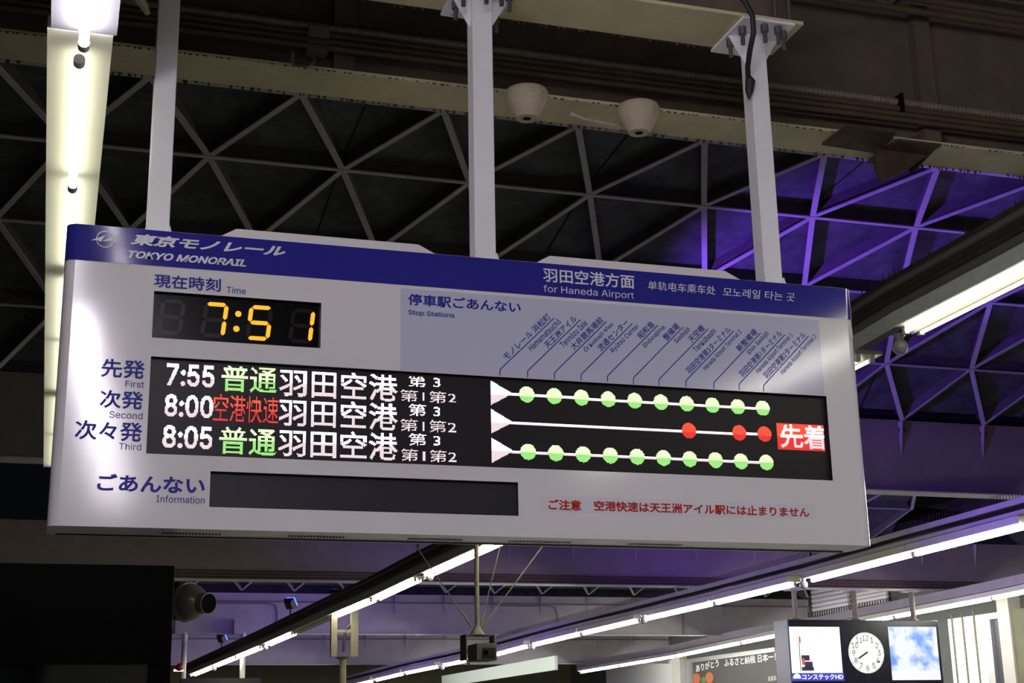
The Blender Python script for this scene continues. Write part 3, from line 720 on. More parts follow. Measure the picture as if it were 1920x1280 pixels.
# row right of the board, twin tubes
ZA = 4.0
TA = table([(1920, 527), (1728, 621), (1608, 687.5), (925, 1029), (798, 1084), (713, 1123), (632, 1156), (503, 1211), (361, 1268)], ZA)
TA = [(-9.0, TA[0][1] + 0.0)] + TA
TC = table([(1920, 987.5), (1709, 1040), (1524, 1087), (1344, 1130), (1186, 1166), (988, 1212), (927, 1228), (761, 1262), (706, 1275)], 4.0)
TE = table([(1920, 1110), (1860, 1122), (1700, 1152), (1552, 1180), (1455, 1192), (1268, 1230), (1100, 1258)], 4.3)
def P(tab, y, z0, dx=0.0, dz=0.0): return Vector((interp(tab, y) + dx, y, z0 - SLOPE * y + dz))
def ordinal(k): return ['first', 'second', 'third', 'fourth', 'fifth', 'sixth', 'seventh', 'eighth', 'ninth', 'tenth', 'eleventh', 'twelfth', 'thirteenth', 'fourteenth', 'fifteenth', 'sixteenth', 'seventeenth', 'eighteenth'][k]

def twin(ya, yb, label, lit=True):
    """A row unit: white trough with pale green sides and two tubes"""
    m = P(TA, (ya + yb) / 2, ZA)
    t_ = thing('fluorescent_light', m, label, 'fluorescent light', 'twin-tube lights right of the board')
    a, b = P(TA, ya - 0.042, ZA), P(TA, yb + 0.042, ZA)
    mb = MB()
    sec = [(-0.165, 0.045), (0.06, 0.045), (0.06, 0.035), (-0.05, 0.035), (-0.165, 0.035)]
    for (x0_, z0_), (x1_, z1_) in (((-0.185, 0.03), (0.075, 0.045)),):
        vs = []
        for e in (a, b):
            vs += [e + Vector((-0.175, 0, 0.028)), e + Vector((0.072, 0, 0.028)), e + Vector((0.072, 0, 0.05)), e + Vector((-0.175, 0, 0.05))]
        mb.add(vs, [(0, 1, 2, 3), (7, 6, 5, 4), (0, 4, 5, 1), (1, 5, 6, 2), (2, 6, 7, 3), (3, 7, 4, 0)])
    # ridge between the tubes
    vs = []
    for e in (a, b): vs += [e + Vector((-0.085, 0, 0.028)), e + Vector((-0.05, 0, -0.012)), e + Vector((-0.04, 0, -0.012)), e + Vector((-0.01, 0, 0.028))]
    mb.add(vs, [(0, 1, 2, 3), (7, 6, 5, 4), (0, 4, 5, 1), (1, 5, 6, 2), (2, 6, 7, 3), (3, 7, 4, 0)])
    obj('trough', mb, 'reflector', t_)
    for dx in (0.0, -0.105):
        p, q = P(TA, ya, ZA, dx), P(TA, yb, ZA, dx)
        tb = obj('tube', MB().tube([p, q], 0.0165, 12), ('tube_near' if yb < 0 else 'tube_right' if yb < 6 else 'tube_warm') if lit else 'tube_off', t_, smooth=True)
        for e, s_ in ((p, -1), (q, 1)): obj('socket', MB().box(e.x - 0.016, e.x + 0.016, min(e.y, e.y + s_ * 0.03), max(e.y, e.y + s_ * 0.03), e.z - 0.022, e.z + 0.03), 'socket', tb)
    return t_
UA = [(-8.0, -5.55, 0), (-5.45, -3.0, 0), (-2.9, -0.45, 0), (-0.25, 2.2, 1), (2.85, 5.3, 1), (5.45, 7.9, 0), (8.05, 10.4, 0), (10.55, 13.75, 1), (14.25, 16.55, 1), (16.75, 19.1, 1), (22.3, 24.8, 1), (25.4, 27.9, 1), (28.1, 30.8, 1), (31.0, 34.2, 1)]
k = 0
for ya, yb, vis in UA:
    if vis: lb = 'twin-tube fluorescent light, ' + ordinal(k) + ' from the right edge in the row passing behind the board'; k += 1
    elif yb < 0: lb = 'twin-tube fluorescent light out of view beyond the right edge, ' + ordinal([u[0] for u in UA].index(ya)) + ' of three'
    else: lb = 'twin-tube fluorescent light hidden behind the board, ' + ('nearer' if ya < 6 else 'farther') + ' of two'
    twin(ya, yb, lb)
twin(19.3, 22.1, 'unlit twin-tube fluorescent light beside the hanging frame, below the board', lit=False)
# green-grey rail and cable bundle over the row
tr = thing('cable_tray', P(TA, 8, ZA, 0, 0.1), 'dusty cable tray of brown cables above the light row right of the board', 'cable tray')
ys = [-8, -4, 0, 1.2, 2.2, 3.0, 5, 8, 11.3, 14, 16.6, 19.2, 22, 25, 30, 34.5]
mb = MB()
for a_, b_ in zip(ys, ys[1:]):
    vs = []
    for yy in (a_, b_):
        e = P(TA, yy, ZA); vs += [e + Vector((-0.19, 0, 0.02)), e + Vector((-0.176, 0, 0.02)), e + Vector((-0.176, 0, 0.115)), e + Vector((-0.19, 0, 0.115))]
    mb.add(vs, [(0, 1, 2, 3), (7, 6, 5, 4), (0, 4, 5, 1), (1, 5, 6, 2), (2, 6, 7, 3), (3, 7, 4, 0)])
obj('side_rail', mb, 'body_green', tr)
for q in range(5):
    obj('cable', MB().tube([P(TA, yy, ZA, -0.2 - 0.012 * (q % 2), 0.135 + q * 0.042) for yy in ys], 0.024, 8), 'cable' if q % 3 else 'cable_grey', tr, smooth=True)
mb = MB()
for a_, b_ in zip(ys, ys[1:]):
    vs = []
    for yy in (a_, b_):
        e = P(TA, yy, ZA); vs += [e + Vector((-0.18, 0, 0.115)), e + Vector((0.06, 0, 0.115)), e + Vector((0.06, 0, 0.31)), e + Vector((-0.18, 0, 0.31))]
    mb.add(vs, [(0, 1, 2, 3), (7, 6, 5, 4), (0, 4, 5, 1), (1, 5, 6, 2), (2, 6, 7, 3), (3, 7, 4, 0)])
obj('tray', mb, 'cable', tr)
mb = MB(); yy = 0.3
while yy < 12:
    e = P(TA, yy, ZA, -0.2, 0.315); hh = random.uniform(0.02, 0.075)
    mb.add([e + Vector((0, 0, -0.02)), e + Vector((0.0, 0.03, -0.02)), e + Vector((0, 0.012, hh)), e + Vector((0.02, 0.015, -0.02))], [(0, 1, 2), (1, 3, 2), (3, 0, 2)])
    yy += random.uniform(0.04, 0.22)
o = obj('dust_tufts', mb, 'dust', tr); o['kind'] = 'stuff'

def dome(p, r, label, grp='dome lamps on the light rows'):
    t_ = thing('dome_lamp', p, label, 'dome lamp', grp)
    obj('globe', MB().ball(p, r), 'dome', t_, smooth=True)
    obj('neck', MB().tube([p + Vector((0, 0, r * 0.7)), p + Vector((0, 0, r * 1.25)), p + Vector((0, 0, r * 1.6))], [r * 0.5, r * 0.55, r * 0.9], 12), 'dome', t_, smooth=True)
DA = [(1688, 650, 0.05), (806, 1083, 0.05), (498, 1214, 0.055), (402, 1253, 0.055)]
for k, (px, py, r) in enumerate(DA):
    p = at_line(px, py, ZA - 0.055)
    dome(p, r, ['dark glass dome lamp close to the right edge of the board', 'dome lamp just under the board between two lit twin tubes', 'dome lamp left of the hanging frame, higher of two', 'dome lamp left of the hanging frame, lower of two'][k])

def single(tab, z0, ya, yb, label, grp, side=True):
    m = P(tab, (ya + yb) / 2, z0); t_ = thing('fluorescent_light', m, label, 'fluorescent light', grp)
    mb = MB(); a, b = P(tab, ya - 0.05, z0), P(tab, yb + 0.05, z0); vs = []
    for e in (a, b): vs += [e + Vector((-0.12, 0, 0.03)), e + Vector((0.1, 0, 0.03)), e + Vector((0.1, 0, 0.12)), e + Vector((-0.12, 0, 0.12))]
    mb.add(vs, [(0, 1, 2, 3), (7, 6, 5, 4), (0, 4, 5, 1), (1, 5, 6, 2), (2, 6, 7, 3), (3, 7, 4, 0)])
    obj('batten', mb, 'reflector', t_)
    p, q = P(tab, ya, z0, 0, -0.005), P(tab, yb, z0, 0, -0.005)
    tb = obj('tube', MB().tube([p, q], 0.028, 12), 'tube_far' if tab is TE else 'tube_white', t_, smooth=True)
    for e, s_ in ((p, -1), (q, 1)): obj('socket', MB().box(e.x - 0.02, e.x + 0.02, min(e.y, e.y + s_ * 0.035), max(e.y, e.y + s_ * 0.035), e.z - 0.026, e.z + 0.036), 'socket', tb)
def units(tab, z0, pxs, name):
    """tube end pixels, from the right edge down the row"""
    out = []
    for (a, b) in pxs: out.append((at_line(*a, z0).y, at_line(*b, z0).y))
    return out
CY = lambda px: at_line(px, 987.5 + (1920 - px) * 0.2374, 4.0).y
UC = [(3.4, 5.9), (6.0, CY(1925))]
ce = [(1920, 1718.7), (1709, 1524), (1489, 1345), (1337, 1215), (1186, 1095), (1088, 1006), (988, 930), (926, 835), (823, 763), (757, 706), (700, 640)]
ce = [(1922, 1718.7), (1709, 1524), (1489, 1345), (1337, 1215), (1197, 1095), (1088, 1005), (990, 928), (920, 836), (822, 763), (757, 707), (700, 640)]
TCI = sorted(TC)
def y_of_px(tab, z0, px):
    lo, hi = tab[0][0] - 4, tab[-1][0] + 12
    for _ in range(50):
        mid = (lo + hi) / 2; p = P(tab, mid, z0) - CAM; X = 960 + F_PX * p.dot(RI) / p.dot(FW)
        if X > px: lo = mid
        else: hi = mid
    return (lo + hi) / 2
k = 0
for a, b in ce:
    single(TC, 4.0, y_of_px(TC, 4.0, a), y_of_px(TC, 4.0, b), 'single-tube fluorescent light, ' + ordinal(k) + ' from the right edge in the long row under the board', 'single-tube lights in the long row'); k += 1
for k, (a, b) in enumerate(((3.6, 6.0), (6.15, 8.55))): single(TC, 4.0, a, b, 'single-tube fluorescent light out of view beyond the right edge, ' + ('nearer' if k == 0 else 'farther'), 'single-tube lights in the long row')
trc = thing('cable_tray', P(TC, 14, 4.0, 0, 0.2), 'violet-lit cable tray with comb of bird spikes above the long light row', 'cable tray')
ysc = [3.4, 6, 9, 11, 13.6, 16.6, 19.8, 22.5, 25, 27.5, 30.5, 33.8, 36.8, 40]
mb = MB()
for a_, b_ in zip(ysc, ysc[1:]):
    vs = []
    for yy in (a_, b_):
        e = P(TC, yy, 4.0); vs += [e + Vector((-0.14, 0, 0.125)), e + Vector((0.12, 0, 0.125)), e + Vector((0.12, 0, 0.17)), e + Vector((-0.14, 0, 0.17))]
    mb.add(vs, [(0, 1, 2, 3), (7, 6, 5, 4), (0, 4, 5, 1), (1, 5, 6, 2), (2, 6, 7, 3), (3, 7, 4, 0)])
obj('lower_rail', mb, 'flange_pale', trc)
mb = MB()
for a_, b_ in zip(ysc, ysc[1:]):
    vs = []
    for yy in (a_, b_):
        e = P(TC, yy, 4.0); vs += [e + Vector((-0.14, 0, 0.24)), e + Vector((0.12, 0, 0.24)), e + Vector((0.12, 0, 0.31)), e + Vector((-0.14, 0, 0.31))]
    mb.add(vs, [(0, 1, 2, 3), (7, 6, 5, 4), (0, 4, 5, 1), (1, 5, 6, 2), (2, 6, 7, 3), (3, 7, 4, 0)])
obj('upper_rail', mb, 'flange_pale', trc)
for q in range(2): obj('cable', MB().tube([P(TC, yy, 4.0, -0.12 + 0.03 * q, 0.19 + 0.03 * q + (0.015 if n % 2 else 0)) for n, yy in enumerate(ysc)], 0.014, 8), 'cable_black', trc, smooth=True)
mb = MB(); yy = 5.0
while yy < 27:
    e = P(TC, yy, 4.0, -0.1, 0.31); mb.tube([e, e + Vector((0, 0, 0.1))], 0.005, 4, caps=False); yy += 0.055
o = obj('bird_spikes', mb, 'spike', trc); o['kind'] = 'stuff'
for k, (px, py, r) in enumerate([(1507, 1096, 0.06), (1207, 1163, 0.06), (998, 1213, 0.06), (829, 1251, 0.065)]):
    dome(at_line(px, py, 3.93), r, ['dome lamp above the hanging clock, on the long light row', 'dome lamp on the long light row, right of the hanging camera', 'dome lamp on the long light row, second right of the hanging camera', 'dome lamp on the long light row, left of the hanging camera'][k] if k not in (1, 2) else ['dome lamp on the long light row, second to the right of the hanging camera', 'dome lamp on the long light row, first to the right of the hanging camera'][k - 1])

ee = [(1930, 1864), (1858, 1681), (1674, 1552), (1548, 1458), (1454, 1393), (1388, 1270), (1266, 1164), (1160, 1090)]
for k, (a, b) in enumerate(ee):
    single(TE, 4.3, y_of_px(TE, 4.3, a), y_of_px(TE, 4.3, b), 'single-tube fluorescent light, ' + ordinal(k) + ' from the right edge in the row passing behind the hanging clock', 'single-tube lights behind the hanging clock')
trE = MB(); yse = [y_of_px(TE, 4.3, q) for q in (1990, 1860, 1700, 1552, 1400, 1268, 1090)]
for a_, b_ in zip(yse, yse[1:]):
    vs = []
    for yy in (a_, b_):
        e = P(TE, yy, 4.3); vs += [e + Vector((-0.16, 0, 0.13)), e + Vector((0.12, 0, 0.13)), e + Vector((0.12, 0, 0.30)), e + Vector((-0.16, 0, 0.30))]
    trE.add(vs, [(0, 1, 2, 3), (7, 6, 5, 4), (0, 4, 5, 1), (1, 5, 6, 2), (2, 6, 7, 3), (3, 7, 4, 0)])
tag(obj('cable_duct', trE, 'grey_steel'), 'grey cable duct above the light row behind the hanging clock', 'cable duct')

# row left of the board: wide reflectors
ZD = 3.95
dl, dr = at_line(88.5, 60, ZD), at_line(213, 60, ZD)
xD = at_line(150.5, 87, ZD).x; yJ = (dl.y + dr.y) / 2; yJ2 = at_line(96, 503, ZD).y; LN = yJ2 - yJ
def wide(ya, yb, dxa, dxb, label, cool, tubes):
    """reflector unit from ya to yb; the row bends sideways by dxa at the far-back end and dxb at the other"""
    DX = lambda y: dxa + (dxb - dxa) * (y - ya) / (yb - ya)
    dx = (dxa + dxb) / 2
    m = Vector((xD + dx, (ya + yb) / 2, ZD - SLOPE * (ya + yb) / 2)); t_ = thing('fluorescent_light', m, label, 'fluorescent light', 'wide reflector lights left of the board')
    wl, wr = dl.x - xD, dr.x - xD
    mb = MB(); vs = []
    for yy in (ya + 0.004, yb - 0.004):
        e = Vector((xD + DX(yy), yy, ZD - SLOPE * yy)); vs += [e + Vector((wl, 0, 0.0)), e + Vector((wr, 0, 0)), e + Vector((wr, 0, 0.05)), e + Vector((wl, 0, 0.05))]
    mb.add(vs, [(0, 1, 2, 3), (7, 6, 5, 4), (0, 4, 5, 1), (1, 5, 6, 2), (2, 6, 7, 3), (3, 7, 4, 0)])
    obj('reflector', mb, 'reflector_cool' if cool else 'reflector', t_)
    for a, b in tubes:
        p = Vector((xD + DX(a), a, ZD - SLOPE * a - 0.055)); q = Vector((xD + DX(b), b, ZD - SLOPE * b - 0.055))
        tb = obj('tube', MB().tube([p, q], 0.0165 if yb > yJ - 0.1 else 0.024, 12), ('tube_cool' if yb < yJ - 0.1 else 'tube_left_cool') if cool else 'tube_left', t_, smooth=True)
        for e, s_ in ((p, -1), (q, 1)): obj('socket', MB().tube([e, e + Vector((0, s_ * 0.04, 0))], 0.02, 10), 'socket', tb)
    fr = MB(); yy = ya
    while yy < yb:
        for ex in (wl - 0.003, wr + 0.003):
            e = Vector((xD + DX(yy) + ex, yy, ZD - SLOPE * yy + random.uniform(0, 0.03)))
            if random.random() < 0.3: fr.add([e, e + Vector((0.006 * (1 if ex > 0 else -1), 0.004, 0.004)), e + Vector((0, 0.012, 0.004))], [(0, 1, 2)])
        yy += 0.03
    o = obj('dust_fringe', fr, 'dust', t_); o['kind'] = 'stuff'
for n in range(4):
    ya = yJ - (n + 1) * LN; dxb, dxa = ((0.012, 0.012), (0.055, 0.215), (0.22, 0.40), (0.41, 0.58))[n]
    tubes = [(ya + 0.06, ya + LN / 2 - 0.05), (ya + LN / 2 + 0.03, yJ - n * LN - 0.035)]
    wide(ya, yJ - n * LN, dxa, dxb, 'cool-white reflector light at the top left corner' if n == 0 else 'cool-white reflector light out of view overhead, ' + ordinal(n - 1) + ' back from the board', True, tubes)
ymid = at_line(140, 328, ZD).y
wide(yJ, yJ2, 0.0, 0.0, 'long cream reflector light running down the left edge to the board', False, [(yJ + 0.13, ymid - 0.01), (ymid + 0.01, yJ2 - 0.07)])
wide(yJ2, yJ2 + LN, 0.0, 0.0, 'cream reflector light half hidden behind the left end of the board', False, [(yJ2 + 0.13, yJ2 + LN / 2), (yJ2 + LN / 2 + 0.02, yJ2 + LN - 0.07)])
wide(yJ2 + LN, yJ2 + 2 * LN, 0.0, 0.0, 'cream reflector light showing as a sliver beside the lower left edge of the board', False, [(yJ2 + LN + 0.13, yJ2 + 1.5 * LN), (yJ2 + 1.5 * LN + 0.02, yJ2 + 2 * LN - 0.07)])
xr0 = MB().box(xD - 0.03, xD + 0.05, yJ - LN, yJ2 + 2 * LN, ZD + 0.13, ZD + 0.2)
tag(obj('mounting_rail', xr0, 'web_steel'), 'steel rail above the reflector lights at the left', 'rail')

# ================================================================== FLOODLIGHTS
def flood(p, d, energy, label, angle=115, r=0.09, vis=True):
    p = Vector(p); d = Vector(d).normalized()
    t_ = thing('floodlight', p, label, 'floodlight', 'violet floodlights')
    side = d.cross(Vector((0, 0, 1))).normalized(); u = side.cross(d)
    mb = MB(); a, b = p - d * 0.1, p
    vs = [e + side * sx * w_ + u * su * w_ for e, w_ in ((a, 0.07), (b, 0.11)) for sx, su in ((-1, -1), (1, -1), (1, 1), (-1, 1))]
    mb.add(vs, [(0, 1, 2, 3), (7, 6, 5, 4), (0, 4, 5, 1), (1, 5, 6, 2), (2, 6, 7, 3), (3, 7, 4, 0)])
    obj('lamp_housing', mb, 'flood_body', t_)
    q = p + d * 0.004
    obj('lens', MB().prism([q - side * r - u * r, q + side * r - u * r, q + side * r + u * r, q - side * r + u * r], d * 0.05), 'flood_lens', t_)
    obj('bracket', MB().bar(p - d * 0.05 - Vector((0, 0, 0.26)), p - d * 0.05 - Vector((0, 0, 0.05)), 0.03, 0.03, up=(1, 0, 0)), 'flood_body', t_)
    ld = bpy.data.lights.new('flood', 'SPOT'); ld.energy = energy * FLOOD; ld.color = FLOOD_COL; ld.spot_size = math.radians(angle); ld.spot_blend = 0.6; ld.shadow_soft_size = 0.08
    lo = bpy.data.objects.new('flood_lamp', ld); COL.objects.link(lo); lo.parent = t_; lo.location = d * 0.075
    lo.rotation_euler = d.to_track_quat('-Z', 'Y').to_euler()
def on_tray(px, py):
    """where the sight line meets the top of the near light row's cable tray"""
    best = None
    for q in range(1200):
        y = 6 + q * 0.03; p = at(px, py, y=y); e = abs(p.x - (interp(TA, y) - 0.12)) + abs(p.z - (ZA - SLOPE * y + 0.31 + 0.28))
        if best is None or e < best[0]: best = (e, p)
    p = best[1]; return Vector((interp(TA, p.y) - 0.12, p.y, ZA - SLOPE * p.y + 0.31 + 0.27))
flood(on_tray(785, 1033), (0.6, 0.45, 0.6), 800, 'violet floodlight peeking out under the middle of the board', angle=150)
flood(on_tray(545, 1146), (0.5, 0.55, 0.6), 1000, 'violet floodlight left of the hanging frame, higher one', angle=150)
flood(on_tray(416, 1213), (0.5, 0.55, 0.6), 1000, 'violet floodlight at the lower left, lower one', angle=150)
flood(P(TA, 8.3, ZA, 0.0, 0.58), (0.93, -0.15, 0.36), 1900, 'violet floodlight hidden behind the board on the near light row', angle=95)
flood(P(TC, 8.0, 4.0, 0.0, 0.58), (-0.1, -0.55, 0.7), 250, 'violet floodlight above the long light row beyond the right edge', angle=150)
flood(P(TC, 13.6, 4.0, 0.0, 0.58), (0.6, 0.5, 0.5), 1500, 'added violet floodlight on the long light row close behind the board corner', angle=150)  # lamp added to turn the second bay's ceiling violet

# ================================================================== HANGING THINGS
# camera on a pole
YP = 10.35; zf = GIRD[2][1]
pc = at(895, 1190, y=YP); ptop = at(888, 1030, y=YP); pcx = pc.x
cc = thing('hanging_camera', (pcx, YP, at(895, 1240, y=YP).z), 'boxy dirty camera in a yoke hung on a pole with guy wires', 'camera')
xp = (pcx + ptop.x) / 2
obj('pole', MB().tube([(pcx, YP, pc.z), (pcx, YP, zf)], 0.026, 12), 'pole_dirty', cc, smooth=True)
obj('collar', MB().tube([(pcx, YP, pc.z), (pcx, YP, pc.z + 0.06), (pcx, YP, pc.z + 0.1)], [0.09, 0.05, 0.03], 12), 'pole_dirty', cc, smooth=True)
yl, yr = at(868, 1192, y=YP).x, at(925, 1192, y=YP).x; zt_, zb_ = pc.z, at(925, 1238, y=YP).z
yk = MB().box(yl, yr, YP - 0.06, YP + 0.12, zt_ - 0.012, zt_); yk.box(yl, yl + 0.012, YP - 0.12, YP + 0.12, zb_, zt_); yk.box(yr - 0.012, yr, YP - 0.06, YP + 0.12, zb_ + 0.02, zt_)
obj('yoke', yk, 'cctv', cc)
cx0, cx1 = at(886, 1215, y=YP).x, at(924, 1215, y=YP).x; cz0, cz1 = at(900, 1239, y=YP).z, at(900, 1207, y=YP).z
bd = obj('camera_body', MB().box(cx0, cx1, YP - 0.16, YP + 0.2, cz0, cz1), 'cctv', cc, bevel=0.008)
obj('lens_hood', MB().box(cx0 + 0.06, cx1 - 0.02, YP - 0.168, YP - 0.15, cz0 + 0.02, cz1 - 0.05), 'black', bd)
obj('lens', MB().tube([(cx0 + 0.1, YP - 0.175, (cz0 + cz1) / 2 - 0.01), (cx0 + 0.1, YP - 0.16, (cz0 + cz1) / 2 - 0.01)], 0.03, 14), 'clock_glass', bd)
obj('catch', MB().bar((yl + 0.01, YP - 0.12, zb_ + 0.01), (yl + 0.03, YP - 0.13, zb_ - 0.05), 0.03, 0.02, up=(0, 1, 0)), 'cctv', cc)
def wire(pa, pb, y0, y1, nm='guy_wire'):
    a = at(*pa, y=y0); b = at(*pb, y=y1); d = b - a; s_ = (zf - a.z) / d.z; e = a + d * s_
    obj(nm, MB().tube([a, e], 0.006, 6), 'wire', cc)
    obj('turnbuckle', MB().tube([a, a + d * 0.22], 0.012, 6), 'pole_dirty', cc)
wire((884, 1174), (784, 1030), YP, YP - 0.03); wire((904, 1176), (1010, 1034), YP, YP - 0.03); wire((900, 1176), (936, 1030), YP, YP + 0.02)

# nozzle and booth at the left
YBo = 7.0
zt_b = at(326, 1060, y=YBo).z; xr_b = at(323, 1180, y=YBo).x
bo = thing('platform_booth', (xr_b - 1.3, YBo + 0.9, 0), 'dark platform booth with a glazed lower band at the lower left', 'booth')
obj('body', MB().box(xr_b - 2.9, xr_b, YBo, YBo + 1.8, 2.27, zt_b), 'booth', bo, bevel=0.01)
obj('base', MB().box(xr_b - 2.9, xr_b, YBo + 0.02, YBo + 1.8, 0, 1.0), 'booth', bo)
obj('fascia', MB().box(xr_b - 2.9, xr_b - 0.004, YBo - 0.04, YBo, at(326, 1180, y=YBo).z - 0.27, at(326, 1180, y=YBo).z), 'booth', bo)
for k in range(3):
    xa = xr_b - 0.14 - 0.92 * (k + 1); obj('window_pane', MB().box(xa + 0.03, xa + 0.9, YBo + 0.03, YBo + 0.05, 1.0, 2.27), 'booth_glass', bo)
for k in range(4):
    xa = xr_b - 0.14 - 0.92 * k; obj('mullion', MB().box(xa - 0.035, xa + 0.035 if k else xr_b, YBo + 0.005, YBo + 0.08, 1.0, 2.27), 'booth', bo)
obj('back_panel', MB().box(xr_b - 2.9, xr_b, YBo + 1.75, YBo + 1.8, 1.0, 2.27), 'booth', bo)
nz = thing('duct_nozzle', at(360, 1130, y=YBo + 0.5), 'grey bell-shaped duct nozzle on the right side of the dark booth', 'duct nozzle')
nc = at(352, 1128, y=YBo + 0.5); dn = Vector((0.60, -0.80, -0.12)).normalized(); R = 0.165
def nring(offs): return [nc + dn * a for a in offs]
obj('drum', MB().tube(nring((-0.30, -0.02)), R * 0.98, 28), 'black', nz, smooth=True)
obj('rim', MB().tube(nring((-0.02, 0.0, 0.02)), [R, R * 1.06, R], 28), 'nozzle', nz, smooth=True)
obj('bell', MB().tube(nring((0.02, 0.06, 0.11, 0.155, 0.18)), [R * 0.97, R * 0.93, R * 0.80, R * 0.62, R * 0.50], 28, caps=False), 'nozzle', nz, smooth=True)
obj('spout', MB().tube(nring((0.17, 0.26)), [R * 0.52, R * 0.54], 24), 'nozzle', nz, smooth=True)
obj('mouth', MB().tube(nring((0.255, 0.262)), R * 0.50, 24), 'black_matt', nz)

# hanging frame under the tray
YF = 19.0
fa = thing('ceiling_hanger', at(640, 1230, y=YF), 'portal-shaped steel frame hanging under the left light row', 'hanger frame')
c1, c2 = at(626, 1165, y=YF), at(664, 1190, y=YF); zb = at(626, 1231, y=YF).z
obj('channel', MB().box(c1.x - 0.05, c1.x + 0.05, YF - 0.05, YF + 0.05, zb, at(626, 1104, y=YF).z), 'pole_dirty', fa); obj('channel', MB().box(c2.x - 0.06, c2.x + 0.06, YF - 0.05, YF + 0.05, zb, at(664, 1140, y=YF).z), 'pole_dirty', fa)
zc = at(645, 1183, y=YF).z; obj('crossbar', MB().box(c1.x, c2.x, YF - 0.02, YF + 0.02, zc - 0.025, zc + 0.025), 'pole_dirty', fa)
zt4 = at(645, 1106, y=YF).z; obj('top_bar', MB().box(c1.x - 0.05, c2.x + 0.3, YF - 0.05, YF + 0.05, zt4 - 0.05, zt4), 'black_matt', fa)
obj('cable', MB().tube([at(670, 1146, y=YF), at(662, 1165, y=YF), at(648, 1182, y=YF), at(645, 1200, y=YF), at(644, 1222, y=YF)], 0.022, 8), 'cable_black', fa, smooth=True)
pp = thing('signal_pole', at(643, 1280, y=YF), 'short capped pole standing below the hanging frame', 'pole')
obj('shaft', MB().tube([at(643, 1235, y=YF), at(643, 1330, y=YF)], 0.055, 12), 'pole_dirty', pp, smooth=True); obj('cap', MB().tube([at(643, 1231, y=YF), at(643, 1236, y=YF)], [0.13, 0.07], 14), 'pole_dirty', pp, smooth=True)

# small sign on two poles under girder 4
YS_ = 28.3
hb = thing('hanging_signboard', at(412, 1272, y=YS_), 'dark hanging signboard at the bottom edge, held by two cream poles', 'signboard')
for px in (343, 454):
    a = at(px, 1272, y=YS_); zt5 = GIRD[4][1] + 0.03
    ps = obj('pole', MB().tube([a, (a.x, YS_, zt5)], 0.06, 12), 'cream', hb, smooth=True)
    obj('clamp', MB().box(a.x - 0.22, a.x + 0.22, YS_ - 0.05, YS_ + 0.08, zt5 - 0.05, zt5 + 0.28), 'grey_steel', ps)
a, b = at(338, 1272, y=YS_), at(486, 1345, y=YS_); obj('board', MB().box(a.x, b.x, YS_ - 0.12, YS_ + 0.12, b.z, a.z), 'black', hb)
e = at(337, 1250, y=YS_ - 0.12); pa_ = at(343, 1250, y=YS_)
rl = thing('signal_lamp', e, 'small red signal lamp on the left pole of the hanging signboard, beside the dark booth', 'signal lamp')
obj('lens', MB().ball(e, 0.085), 'red_lamp', rl, smooth=True); obj('arm', MB().bar(e - Vector((0.14, 0, 0.1)), pa_ - Vector((0.0, 0.04, 0.1)), 0.05, 0.05), 'alu', rl)

# ------------------------------------------------------------------ clock and screens hanging at the right
YK = 19.35
def K(px, py, y=YK): return at(px, py, y=y)
tl = K(1477, 1161); tr_ = K(1758, 1161); zbm = K(1600, 1300).z
mon = thing('clock_monitor_unit', (0.5 * (tl.x + tr_.x), YK + 0.25, zbm), 'black hanging unit with round clock between two bright screens', 'display unit')
obj('case', MB().box(tl.x, tr_.x, YK, YK + 0.55, zbm, tl.z), 'monitor_case', mon, bevel=0.01)
obj('side_cover', MB().box(tl.x - 0.012, tl.x - 0.001, YK + 0.01, YK + 0.55, zbm, tl.z), 'monitor_side', mon)
def kscreen(p, q, m, name, y=YK - 0.006, parent=mon):
    a, b = K(*p), K(*q); return obj(name, MB().box(a.x, b.x, y, y + 0.005, b.z, a.z), m, parent)
def ktext(body, p, q, m, parent, y=YK - 0.009, **k):
    a, b = K(*p), K(*q); return obj('lettering', text_quad(body, Vector((a.x, y, b.z)), Vector((b.x - a.x, 0, 0)), Vector((0, 0, a.z - b.z)), **k), m, parent)
s1 = kscreen((1479, 1174.5), (1581, 1274.5), 'screen_white', 'screen'); s1['label'] = 'white advert screen left of the clock'
ktext('クランテック', (1484, 1180), (1534, 1189), 'screen_grey', s1)
kscreen((1485, 1261.5), (1583, 1276), 'screen_blue', 'caption_bar', y=YK - 0.0085, parent=s1)
ktext('コンステックHD', (1503, 1263.5), (1581, 1273.5), 'screen_white', s1, y=YK - 0.011, bold=0.03)
e = K(1494, 1268.5); obj('logo', MB().prism([(e.x + 0.075 * math.cos(t_) * 1.1, YK - 0.011, e.z - 0.03 + max(0, 0.09 * math.sin(t_))) for t_ in [math.pi * q / 12 for q in range(13)]], (0, 0.001, 0)), 'screen_white', s1)
mach = MB()
for (p, q) in (((1497, 1205), (1502, 1258)), ((1502, 1228), (1518, 1238)), ((1508, 1240), (1524, 1252)), ((1503, 1250), (1526, 1257))):
    a, b = K(*p), K(*q); mach.box(a.x, b.x, YK - 0.0085, YK - 0.0075, b.z, a.z)
obj('machine_picture', mach, 'screen_dark', s1)
mr = MB()
for (p, q) in (((1497, 1193), (1501, 1205)), ((1503, 1234), (1509, 1246))):
    a, b = K(*p), K(*q); mr.box(a.x, b.x, YK - 0.0088, YK - 0.0078, b.z, a.z)
obj('machine_picture', mr, 'screen_redspot', s1)
s2 = kscreen((1664.5, 1174.5), (1764, 1274), 'screen_sky', 'screen'); s2['label'] = 'sky-blue screen right of the clock'
kscreen((1673, 1258), (1764, 1274), 'screen_white', 'caption_bar', y=YK - 0.0085, parent=s2)
ktext('コンステックHD', (1690, 1262.5), (1760, 1271), 'screen_grey', s2, y=YK - 0.011)
